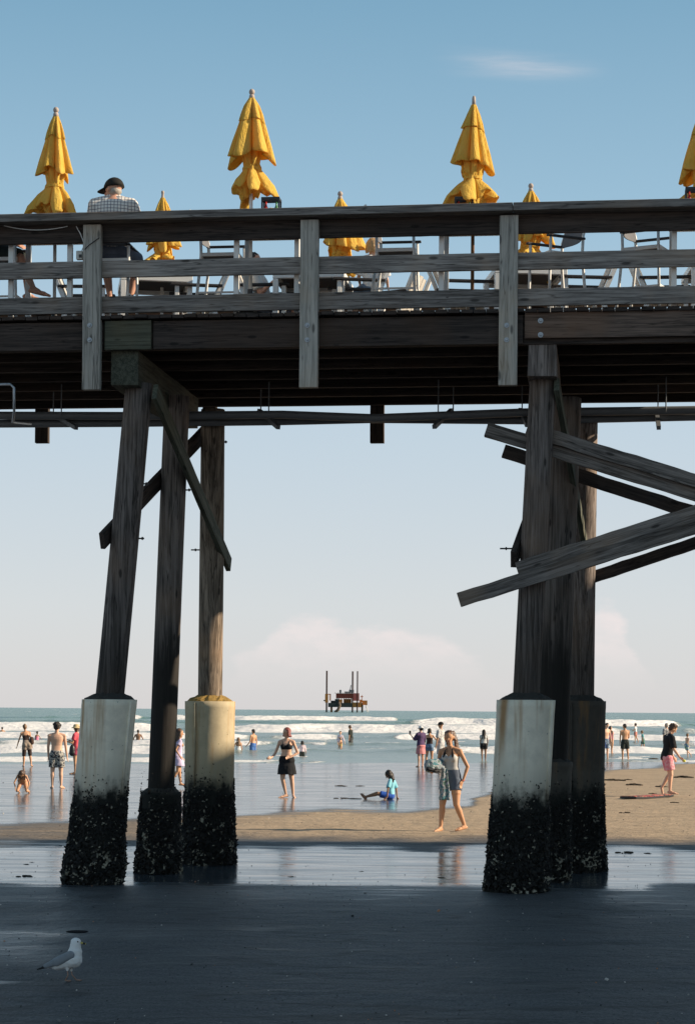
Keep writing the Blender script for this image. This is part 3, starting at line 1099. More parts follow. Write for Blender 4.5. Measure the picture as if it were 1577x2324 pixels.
MB().box(pp(182, 580, 0.0), (0.075, 0.06, 0.10), PU, PV).build('box', plain('pale_plastic', (0.6, 0.58, 0.52), 0.5), jb, bevel=0.006)
MB().box(pp(183, 581, -0.035), (0.03, 0.01, 0.035), PU, PV).build('socket', MT['black'], jb)
MB().tube([pp(185, 572, 0.0), pp(192, 556, -0.02), pp(189, 545, -0.03), pp(183, 530, -0.03), pp(176, 518, -0.02), pp(174, 514, 0.0)], 0.006, 6).build('cable', MT['white'], jb)
lc = MB().tube([pp(x, 512 + 10 * (1 - ((x - 85) / 75.0) ** 2), -0.03) for x in range(10, 165, 12)], 0.005, 6).build('drooping_cable', MT['white'], None)
tag(lc, 'thin white cable drooping below the handrail at the left', 'cable')
bc = MB().tube([pp(193, 566, -0.10), pp(203, 556, -0.10), pp(213, 549, -0.10), pp(224, 541, -0.10), pp(230, 538, -0.07)], 0.005, 6).build('black_cable', MT['black'], None)
tag(bc, 'short black cable crossing the face of the left railing post', 'cable')

# ------------------------------------------------------------------ umbrellas
ym, yt, yp, yo = mat('yellow_canvas')
tcn = N(yt, 'ShaderNodeTexCoord')
yn = noise_(yt, tcn.outputs['Object'], 6.0, 4)
yc_ = mix_(yt, yn, (0.84, 0.52, 0.055, 1), (0.93, 0.69, 0.18, 1))
yt.links.new(yc_, yp.inputs['Base Color'])
yp.inputs['Roughness'].default_value = 0.85
yp.inputs['Specular IOR Level'].default_value = 0.2
bump_(yt, yp, M_(yt, 'ADD', noise_(yt, map_(yt, tcn.outputs['Object'], (16, 16, 5)), 1.0, 4, 0.6, 1.2), M_(yt, 'MULTIPLY', noise_(yt, tcn.outputs['Object'], 40.0, 2), 0.3)), 0.8, 0.035)
tr = N(yt, 'ShaderNodeBsdfTranslucent')
yt.links.new(mix_(yt, yn, (0.85, 0.40, 0.01, 1), (0.90, 0.48, 0.02, 1)), tr.inputs[0])
ms = N(yt, 'ShaderNodeMixShader'); ms.inputs[0].default_value = 0.33
yt.links.new(yp.outputs[0], ms.inputs[1]); yt.links.new(tr.outputs[0], ms.inputs[2])
yt.links.new(ms.outputs[0], yo.inputs[0])
MT['yellow'] = ym
MT['finial'] = plain('weathered_finial_wood', (0.46, 0.38, 0.33), 0.7, 0.3, 0.2, 20)
MT['polewood'] = plain('varnished_pole_wood', (0.26, 0.14, 0.07), 0.5, 0.4, 0.2, 12)


def canopy_surface(H, prof, folds, depth, seed, lean=(0, 0), hem=0.05, seg=144):
    """gathered cloth: prof = [(drop below top, radius, fold depth, hem weight, stage)]; each stage hangs in its own uneven folds"""
    st = {}
    for k in range(3):
        rng = random.Random(seed * 31 + k)
        nf = folds + (0, -1, 0)[k]
        st[k] = (nf, rng.uniform(0, 6), [rng.uniform(0.70, 1.2) for _ in range(nf)], [rng.uniform(-1, 1) for _ in range(nf)], [rng.uniform(-0.30, 0.30) for _ in range(nf)])
    pts = []
    for i in range(len(prof) - 1):
        for k in range(4):
            t = k / 4
            pts.append(tuple(prof[i][q] + (prof[i + 1][q] - prof[i][q]) * t for q in range(4)) + (prof[i][4],))
    pts.append(prof[-1])
    rings = []
    for (d, r, fd, hm, sg) in pts:
        nf, ph, kr, kd, off = st[sg]
        ring = []
        for j in range(seg):
            th = 2 * pi * j / seg
            u = ((th + ph) / (2 * pi) * nf) % nf
            k = int(u) % nf
            fr = u - int(u)
            lobe = max(0.0, sin(pi * min(1, max(0, fr + off[k] * sin(pi * fr) ** 2)))) ** 0.42
            rr = r * (1 - depth * fd + depth * fd * lobe * kr[k] * 1.22)
            n1 = noise.noise(Vector((cos(th) * 1.0, sin(th) * 1.0, seed * 1.7 + sg * 5)))
            rr *= 1 + (0.16 if sg == 0 else 0.34) * min(1, fd) * n1
            n2 = noise.noise(Vector((cos(th) * 3.2, sin(th) * 3.2, d * (3 if sg == 0 else 7) + seed)))
            rr *= 1 + (0.05 if sg == 0 else 0.13) * min(1, fd) * n2
            dz = hm * hem * (0.8 * kd[k] * sin(pi * fr) + 0.7 * (lobe - 0.5) + (0.4 if sg == 0 else 1.3) * n1 + (0.0 if sg == 0 else 0.7) * n2)
            ring.append((cos(th) * rr + lean[0] * d, sin(th) * rr + lean[1] * d, H - d - dz))
        rings.append(ring)
    return rings


def make_umbrella(label, pos, H, seed, s=1.0, finial='ball', pole_m=None, lean=(0, 0), wide=1.0, waist=0.9, flip=0.0, sk=1.0):
    r = empty('patio_umbrella', pos)
    tag(r, label, 'umbrella', 'closed yellow umbrellas on the pier deck')
    r0 = WLOC.pop(r.name)
    WLOC[r.name] = Vector()
    pm_ = pole_m or MT['white']
    MB().tube([(0, 0, 0.03), (0, 0, H - 0.1)], 0.021, 12).build('pole', pm_, r, smooth=True)
    MB().tube([(0, 0, 0.0), (0, 0, 0.05), (0, 0, 0.06), (0, 0, 0.34)], [0.22, 0.22, 0.035, 0.032], 20).build('base', MT['black'], r)
    if finial == 'ball':
        f = MB().ell((0, 0, H - 0.035), (0.034, 0.034, 0.036))
        f.tube([(0, 0, H - 0.12), (0, 0, H - 0.075), (0, 0, H - 0.06)], [0.036, 0.030, 0.017], 12)
    elif finial == 'pin':
        f = MB().tube([(0, 0, H - 0.13), (0, 0, H - 0.10), (0, 0, H - 0.04), (0, 0, H - 0.03), (0, 0, H - 0.005), (0, 0, H)], [0.03, 0.022, 0.018, 0.022, 0.02, 0.012], 10)
    else:
        f = MB().tube([(0, 0, H - 0.12), (0, 0, H - 0.02), (0, 0, H)], [0.024, 0.020, 0.012], 10)
    f.build('finial', MT['finial'], r, smooth=True)
    W_ = wide
    # canopy: upper cone to its hem, tucked back under, tied waist, flared skirt
    w0 = waist * s
    prof = [(0.11 * s, 0.030, 0.2, 0, 0), (0.22 * s, 0.075 * W_, 0.6, 0, 0), (0.45 * s, 0.148 * W_, 0.85, 0.0, 0), (0.62 * s, 0.202 * W_, 0.95, 0.3, 0), (0.765 * s, 0.250 * W_, 1.0, 1.0, 0),
            (0.772 * s, 0.240 * W_, 1.0, 1.0, 0), (0.73 * s, 0.20 * W_, 0.9, 0.6, 0), (0.70 * s, 0.13, 0.7, 0.2, 0), (0.76 * s, 0.122, 0.7, 0.0, 0), (w0, 0.098, 0.6, 0.0, 1),
            (w0 + 0.04, 0.102, 0.6, 0.0, 1), (w0 + 0.09, 0.150 * sk, 0.8, 0.1, 1), (w0 + 0.17 * s, 0.225 * sk, 1.0, 0.6, 1), (w0 + 0.255 * s, 0.275 * sk, 1.0, 1.3, 1),
            (w0 + 0.26 * s, 0.262 * sk, 1.0, 1.3, 1), (w0 + 0.235 * s, 0.20 * sk, 0.9, 0.9, 1), (w0 + 0.27 * s, 0.13, 0.8, 0.8, 2), (w0 + 0.335 * s, 0.10, 0.9, 0.5, 2), (w0 + 0.33 * s, 0.07, 0.5, 0.3, 2), (w0 + 0.30 * s, 0.024, 0.1, 0.0, 2)]
    c = MB().rings(canopy_surface(H, prof, 7, 0.74, seed, lean, 0.12), False, False).build('canopy', MT['yellow'], r, smooth=True)
    vp = [(0.10 * s, 0.030, 0.2, 0, 0), (0.20 * s, 0.080 * W_, 0.6, 0, 0), (0.30 * s, 0.116 * W_, 0.9, 0.2, 0), (0.37 * s, 0.139 * W_, 1.0, 1.0, 0), (0.37 * s, 0.133 * W_, 1.0, 1.0, 0), (0.33 * s, 0.11 * W_, 0.9, 0.5, 0)]
    MB().rings(canopy_surface(H, vp, 7, 0.70, seed, lean, 0.06), False, False).build('vent', MT['yellow'], c, smooth=True)
    # tie strap
    MB().rings([[(cos(2 * pi * j / 24) * q + lean[0] * waist * s, sin(2 * pi * j / 24) * q, H - waist * s - dz) for j in range(24)] for q, dz in ((0.088, 0.0), (0.103, 0.008), (0.103, 0.032), (0.088, 0.04))], False, False).build('tie_strap', MT['yellow'], r)
    r.rotation_euler.z = flip
    return r


def umb(label, x, ytop, b, seed, **k):
    top = pp(x, ytop, b)
    pos = Vector((top.x, top.y, DECK_Z))
    return make_umbrella(label, pos, top.z - DECK_Z, seed, **k)


umb('closed yellow umbrella with a ball finial left of the man in plaid', 128, 243, 0.55, 3, s=1.0, wide=0.90, flip=0.4, waist=0.92, sk=1.0)
umb('tallest closed yellow umbrella, its white pole showing above the handrail', 572, 202, 0.30, 11, s=1.0, wide=1.22, flip=2.0, waist=0.90, sk=0.92, lean=(0.0, 0))
umb('closed yellow umbrella with a plain tip and a dark wooden pole', 1075, 218, 0.55, 17, s=1.03, finial='stub', pole_m=MT['polewood'], wide=0.84, flip=1.2, waist=0.90, sk=1.1)
umb('closed yellow umbrella cut off by the right edge of the photo', 1594, 236, 0.55, 23, s=1.0, wide=1.0, flip=0.2)
umb('far closed yellow umbrella with a dark pin finial, right of the plaid shirt man', 370, 433, 3.5, 31, s=0.95, finial='pin', wide=0.95, flip=1.0, waist=0.84)
umb('far closed yellow umbrella with a ball finial, behind the blond child', 772, 434, 3.5, 37, s=0.95, wide=1.05, flip=2.5, waist=0.84)
umb('far closed yellow umbrella with a ball finial just right of the right railing post', 1204, 416, 3.5, 41, s=0.95, wide=1.0, flip=0.7, waist=0.84)


# ------------------------------------------------------------------ bar tables along the near rail
def zero(r):
    WLOC[r.name] = Vector()
    return r


def make_bar_table():
    r = zero(empty('bar_table'))
    tw, h = 0.76, 1.08
    MB().box((0, 0, h + 0.012), (tw - 0.06, tw - 0.06, 0.02)).build('tabletop', MT['tabletop'], r, bevel=0.003)
    fm = MB()
    for s in (-1, 1):
        fm.box((0, s * (tw / 2 - 0.02), h - 0.01), (tw, 0.04, 0.07))
        fm.box((s * (tw / 2 - 0.02), 0, h - 0.01), (0.04, tw - 0.082, 0.07))
    fm.build('apron', MT['white'], r)
    for sx_ in (-1, 1):
        for sy_ in (-1, 1):
            MB().box((sx_ * (tw / 2 - 0.032), sy_ * (tw / 2 - 0.032), (h - 0.05) / 2), (0.058, 0.058, h - 0.05)).build('leg', MT['white'], r, bevel=0.004)
    return r


def make_stool():
    """bar chair facing +y: curved back with a grey sling, flat dark arms, legs splayed a little"""
    r = zero(empty('bar_chair'))
    hw = 0.235
    for s in (-1, 1):
        x = s * hw
        MB().tube([(x, 0.24, 0.0), (x, 0.225, 0.45), (x, 0.215, 0.90)], 0.017, 8).build('leg', MT['white'], r, smooth=True)
        MB().tube([(x, -0.29, 0.0), (x, -0.235, 0.45), (x, -0.205, 0.74), (x, -0.215, 0.95), (x, -0.27, 1.10), (x, -0.35, 1.21)], 0.018, 8).build('leg', MT['white'], r, smooth=True)
        MB().bar((x, -0.235, 0.915), (x, 0.26, 0.915), 0.05, 0.022).build('armrest', MT['tabletop'], r, bevel=0.004)
    MB().box((0, 0.01, 0.735), (2 * hw - 0.03, 0.44, 0.03)).build('seat', MT['sling'], r, bevel=0.006)
    fm = MB()
    fm.bar((-hw, 0.22, 0.735), (hw, 0.22, 0.735), 0.03, 0.04).bar((-hw, -0.21, 0.735), (hw, -0.21, 0.735), 0.03, 0.04)
    for s in (-1, 1):
        fm.bar((s * hw, -0.21, 0.735), (s * hw, 0.22, 0.735), 0.026, 0.036)
    fm.build('seat_frame', MT['white'], r)
    fm = MB().bar((-hw, 0.23, 0.33), (hw, 0.23, 0.33), 0.026, 0.03).bar((-hw, 0.215, 0.33), (-hw, -0.26, 0.33), 0.02, 0.02).bar((hw, 0.215, 0.33), (hw, -0.26, 0.33), 0.02, 0.02)
    fm.build('footrest', MT['white'], r)
    back = []
    prof = [(-0.20, 0.90), (-0.225, 1.0), (-0.265, 1.09), (-0.345, 1.20)]
    rings = []
    for (y, z) in prof:
        k = []
        for i in range(9):
            x = -hw + 0.012 + (2 * hw - 0.024) * i / 8
            k.append(Vector((x, y - 0.05 * (1 - (2 * i / 8 - 1) ** 2), z)))
        rings.append(k)
    mb = MB()
    for o in (0, 1):
        n0 = len(mb.v)
        for k in rings:
            mb.v.extend(p + Vector((0, 0.012 * o, 0)) for p in k)
        for a in range(len(rings) - 1):
            for i in range(8):
                mb.face((n0 + a * 9 + i, n0 + a * 9 + i + 1, n0 + a * 9 + 10 + i, n0 + a * 9 + 9 + i))
    mb.build('backrest', MT['sling'], r)
    return r


def make_far_table():
    r = zero(empty('dining_table'))
    tw, h = 0.92, 1.08
    MB().box((0, 0, h + 0.006), (tw - 0.10, tw - 0.10, 0.024)).build('tabletop', MT['tabletop'], r)
    fm = MB()
    for s in (-1, 1):
        fm.box((0, s * (tw / 2 - 0.03), h - 0.015), (tw, 0.06, 0.08))
        fm.box((s * (tw / 2 - 0.03), 0, h - 0.015), (0.06, tw - 0.122, 0.08))
    fm.build('apron', MT['white'], r, bevel=0.004)
    for sx_ in (-1, 1):
        for sy_ in (-1, 1):
            MB().box((sx_ * (tw / 2 - 0.036), sy_ * (tw / 2 - 0.036), (h - 0.058) / 2), (0.068, 0.068, h - 0.058)).build('leg', MT['white'], r, bevel=0.004)
    return r


def make_slat_chair():
    """counter-height chair facing +y with a tilted slatted back"""
    r = zero(empty('slatted_chair'))
    hw = 0.28
    for s in (-1, 1):
        MB().box((s * hw, 0.27, 0.46), (0.05, 0.055, 0.92)).build('leg', MT['white'], r, bevel=0.004)
        MB().bar((s * hw, -0.33, 0.0), (s * hw, -0.20, 0.72), 0.05, 0.06, up=Vector((0, 1, 0))).build('leg', MT['white'], r)
        MB().box((s * (hw + 0.01), 0.02, 0.935), (0.10, 0.66, 0.026)).build('armrest', MT['tabletop'], r, bevel=0.004)
        MB().bar((s * hw, -0.16, 0.62), (s * hw, -0.43, 1.22), 0.035, 0.05, up=Vector((0, 1, 0))).build('back_post', MT['white'], r)
    st = MB()
    for k in range(4):
        st.box((0, -0.12 + 0.12 * k, 0.70), (2 * hw - 0.06, 0.10, 0.022))
    st.build('seat', MT['slat'], r)
    bk = MB()
    n = Vector((0, -0.27, 0.60)).normalized()
    nn_ = Vector((0, 0.60, 0.27)).normalized()
    for k in range(4):
        x = -0.19 + 0.127 * k
        ln = 0.56 - 0.02 * abs(k - 1.5)
        c = Vector((x, -0.16, 0.64)) + n * (ln / 2 + 0.03) + nn_ * 0.03
        bk.box(c, (0.112, 0.018, ln), Vector((1, 0, 0)), nn_, n)
    bk.build('backrest', MT['slat'], r)
    MB().bar((-hw, 0.27, 0.30), (hw, 0.27, 0.30), 0.03, 0.045).build('footrest', MT['white'], r)
    return r


def put(o, pos, ang):
    o.location = pos
    o.rotation_euler = (0, 0, ang)
    return o


ZP = -PA   # heading of the pier frame
G_T, G_S, G_D, G_C = 'white bar tables along the near railing', 'white bar chairs with grey slings', 'white framed dining tables on the far side of the deck', 'white slatted chairs at the far tables'
bt = make_bar_table()
for i, (xc, lab) in enumerate(((112, 'white bar table under the leftmost umbrella, behind the railing at the left'),
                               (617, 'white bar table carrying the condiment rack beside the tallest umbrella'),
                               (1076, 'white bar table round the dark wooden umbrella pole behind the railing'),
                               (1597, 'white bar table at the right edge of the deck, left legs in view'))):
    o = bt if i == 0 else copy_tree(bt)
    put(o, on_deck(xc, 0.50), ZP)
    tag(o, lab, 'table', G_T)
bs = make_stool()
STOOLS = ((505, 0.75, -pi / 2, 'white bar chair with curved grey back facing the tallest umbrella from its left'),
          (900, 0.70, -pi / 2, 'white bar chair facing right in front of the blond child'),
          (1262, 1.05, pi / 2 + 0.55, 'white bar chair with a pale back turned left, just right of the right post'),
          (1466, 0.85, -pi / 2 - 0.35, 'white bar chair with a dark sling back facing right, near the right edge'),
          (257, 0.52, 0.0, 'white bar chair with a black back that the man in the plaid shirt sits on'),
          (8, 0.75, -pi / 2, 'white bar chair at the left edge under the person with bare legs'))
for i, (x, b, ang, lab) in enumerate(STOOLS):
    o = bs if i == 0 else copy_tree(bs)
    put(o, on_deck(x, b), ZP + ang)
    o.scale = (1, 1, 1.09 if i != 4 else 0.97)
    tag(o, lab, 'chair', G_S)
dt = make_far_table()
for i, (x, b, ang, lab) in enumerate(((352, 3.3, 0.28, 'white framed dining table behind the man in the plaid shirt'),
                                      (712, 3.3, 0.0, 'white framed dining table in front of the blond child, behind the centre post'),
                                      (1190, 3.3, 0.22, 'white framed dining table behind the right railing post'),
                                      (1640, 3.2, 0.1, 'white framed dining table cut off by the right edge'))):
    o = dt if i == 0 else copy_tree(dt)
    put(o, on_deck(x, b), ZP + ang)
    tag(o, lab, 'table', G_D)
ch = make_slat_chair()
for i, (x, b, ang, lab) in enumerate(((195, 3.2, -pi / 2 + 0.1, 'white slatted chair seen just left of the left railing post'),
                                      (448, 3.25, pi / 2 + 0.25, 'white slatted chair turned left to the table behind the plaid shirt man'),
                                      (606, 3.3, -pi / 2, 'white slatted chair left of the table by the centre post, a person in it'),
                                      (812, 3.1, pi / 2 + 0.25, 'white slatted chair left of the blond child, its back to the child'),
                                      (893, 3.9, pi / 2 - 0.3, 'white slatted chair at the far rail with the blond child in it'),
                                      (1050, 3.3, -pi / 2 + 0.2, 'white slatted chair just right of the dark umbrella pole'),
                                      (1322, 3.2, pi / 2 + 0.2, 'white slatted chair right of the table behind the right railing post'),
                                      (1505, 3.3, -pi / 2, 'white slatted chair nearest the right edge, behind the bar table leg'))):
    o = ch if i == 0 else copy_tree(ch)
    put(o, on_deck(x, b), ZP + ang)
    o.scale = (1, 1, 1.05)
    tag(o, lab, 'chair', G_C)


# condiment caddies on the bar tables
def bottle(mb, c, r, h):
    return mb.tube([c, c + UP * h * 0.62, c + UP * h * 0.75, c + UP * h * 0.8, c + UP * h], [r, r, r * 0.5, r * 0.45, r * 0.4], 12)


redm = plain('red_ketchup', (0.5, 0.03, 0.02), 0.35); grm = plain('green_sauce', (0.03, 0.2, 0.06), 0.35); yelm = plain('yellow_mustard', (0.75, 0.52, 0.05), 0.4)


def caddy(lab, x, b):
    p = on_deck(x, b); p.z = DECK_Z + 1.103
    r = zero(empty('condiment_caddy', (0, 0, 0)))
    tag(r, lab, 'caddy', 'condiment caddies on the bar tables')
    k = MB()
    k.box((0, 0, 0.01), (0.21, 0.16, 0.02))
    for s in (-1, 1):
        for t in (-1, 1):
            k.box((s * 0.096, t * 0.07, 0.10), (0.018, 0.018, 0.16))
        k.box((0, s * 0.07, 0.19), (0.21, 0.02, 0.025))
        k.box((s * 0.096, 0, 0.1895), (0.018, 0.12, 0.02))
        k.box((0, s * 0.07, 0.06), (0.172, 0.012, 0.02))
    k.build('rack', MT['black'], r)
    bottle(MB(), Vector((-0.06, -0.01, 0.021)), 0.026, 0.15).build('bottle', redm, r, smooth=True)
    bottle(MB(), Vector((0.06, -0.01, 0.021)), 0.024, 0.15).build('bottle', grm, r, smooth=True)
    MB().tube([(0, -0.01, 0.021), (0, -0.01, 0.10), (0, -0.01, 0.112)], [0.032, 0.034, 0.03], 14).build('jar', yelm, r, smooth=True)
    put(r, p, ZP)
    r.scale = (1.0, 1.0, 1.25)


caddy('small black condiment rack beside the pole of the tallest umbrella', 615, 0.22)
caddy('small black condiment rack half hidden below the umbrella without a ball', 1052, 0.40)
caddy('small black condiment rack at the right edge of the photo, on the last bar table', 1574, 0.22)

# ------------------------------------------------------------------ people
def skin(name, c):
    m = plain(name, c, 0.55, 0.35, 0.06, 6)
    return m


SK = {'tan': skin('tan_skin', (0.60, 0.32, 0.18)), 'fair': skin('fair_skin', (0.72, 0.43, 0.29)), 'brown': skin('brown_skin', (0.33, 0.18, 0.11)), 'red': skin('sunburnt_skin', (0.60, 0.32, 0.22))}
_cl = {}


def cloth(c, rough=0.85):
    k = tuple(round(x, 3) for x in c)
    if k not in _cl:
        _cl[k] = plain('cloth_%d' % len(_cl), c, rough, 0.2, 0.10, 12)
    return _cl[k]


def pattern_mat(name, cols, scale, th=0.5, stretch=(1, 1, 1)):
    m, t, p, o = mat(name)
    tcn = N(t, 'ShaderNodeTexCoord')
    n = noise_(t, map_(t, tcn.outputs['Object'], stretch), scale, 3, 0.6)
    r = N(t, 'ShaderNodeValToRGB')
    r.color_ramp.interpolation = 'CONSTANT'
    e = r.color_ramp.elements
    while len(e) < len(cols):
        e.new(0.5)
    for i, (el, c) in enumerate(zip(e, cols)):
        el.position = 0 if i == 0 else th - 0.09 + 0.18 * (i - 0.5) / max(1, len(cols) - 1)
        el.color = tuple(c) + (1,)
    t.links.new(n, r.inputs[0])
    t.links.new(r.outputs[0], p.inputs['Base Color'])
    p.inputs['Roughness'].default_value = 0.85
    p.inputs['Specular IOR Level'].default_value = 0.2
    return m


PAT_SHORTS = pattern_mat('floral_swim_shorts', [(0.02, 0.022, 0.035), (0.55, 0.52, 0.45), (0.05, 0.055, 0.08)], 14)
PAT_TRUNK = pattern_mat('blue_striped_trunks', [(0.03, 0.06, 0.16), (0.35, 0.42, 0.5), (0.04, 0.12, 0.2)], 5, stretch=(3, 3, 0.3))
PAT_SHIRT = pattern_mat('white_print_shirt', [(0.75, 0.73, 0.68), (0.3, 0.3, 0.32), (0.72, 0.70, 0.66)], 16)
PAT_STRIPE = pattern_mat('dark_striped_shirt', [(0.6, 0.58, 0.54), (0.06, 0.06, 0.08), (0.55, 0.53, 0.5)], 6, stretch=(0.3, 0.3, 4))
PAT_GB = pattern_mat('blue_green_trunks', [(0.03, 0.12, 0.35), (0.5, 0.55, 0.5), (0.05, 0.25, 0.12)], 9)
PAT_PINK = pattern_mat('pink_print_shorts', [(0.80, 0.25, 0.30), (0.78, 0.42, 0.44), (0.74, 0.20, 0.26)], 9)
PAT_TOWEL = pattern_mat('printed_towel', [(0.30, 0.33, 0.35), (0.07, 0.19, 0.22), (0.36, 0.38, 0.41), (0.10, 0.17, 0.14), (0.30, 0.33, 0.38)], 4)


def plaid():
    m, t, p, o = mat('plaid_shirt')
    tcn = N(t, 'ShaderNodeTexCoord')
    s = N(t, 'ShaderNodeSeparateXYZ'); t.links.new(tcn.outputs['Object'], s.inputs[0])
    base = (0.80, 0.76, 0.70, 1)
    c = base
    for ax_, fr in ((0, 26.0), (2, 26.0), (1, 26.0)):
        q = M_(t, 'ABSOLUTE', M_(t, 'SUBTRACT', M_(t, 'FRACT', M_(t, 'MULTIPLY', s.outputs[ax_], fr)), 0.5))
        ln = ramp_(t, q, 0.09, 0.13, 1.0, 0.0)
        c = mix_(t, M_(t, 'MULTIPLY', ln, 0.75 if ax_ != 1 else 0.0), c, (0.06, 0.08, 0.16, 1) if ax_ != 2 else (0.10, 0.08, 0.10, 1))
    t.links.new(c, p.inputs['Base Color'])
    p.inputs['Roughness'].default_value = 0.85
    p.inputs['Specular IOR Level'].default_value = 0.2
    return m


HAIR = {'dark': plain('dark_hair', (0.025, 0.017, 0.012), 0.5, 0.5, 0.4, 30), 'brown': plain('brown_hair', (0.085, 0.045, 0.025), 0.5, 0.5, 0.4, 30),
        'light': plain('light_brown_hair', (0.22, 0.12, 0.06), 0.5, 0.5, 0.4, 30), 'red': plain('reddish_hair', (0.24, 0.055, 0.045), 0.5, 0.5, 0.4, 30),
        'blond': plain('blond_hair', (0.50, 0.30, 0.13), 0.5, 0.5, 0.35, 30), 'grey': plain('grey_hair', (0.42, 0.38, 0.33), 0.6, 0.4, 0.3, 30)}
EYE = plain('dark_eye', (0.02, 0.015, 0.012), 0.2, 0.5)
LIP = plain('lips', (0.40, 0.14, 0.11), 0.5)
V = lambda *a: Vector(a)


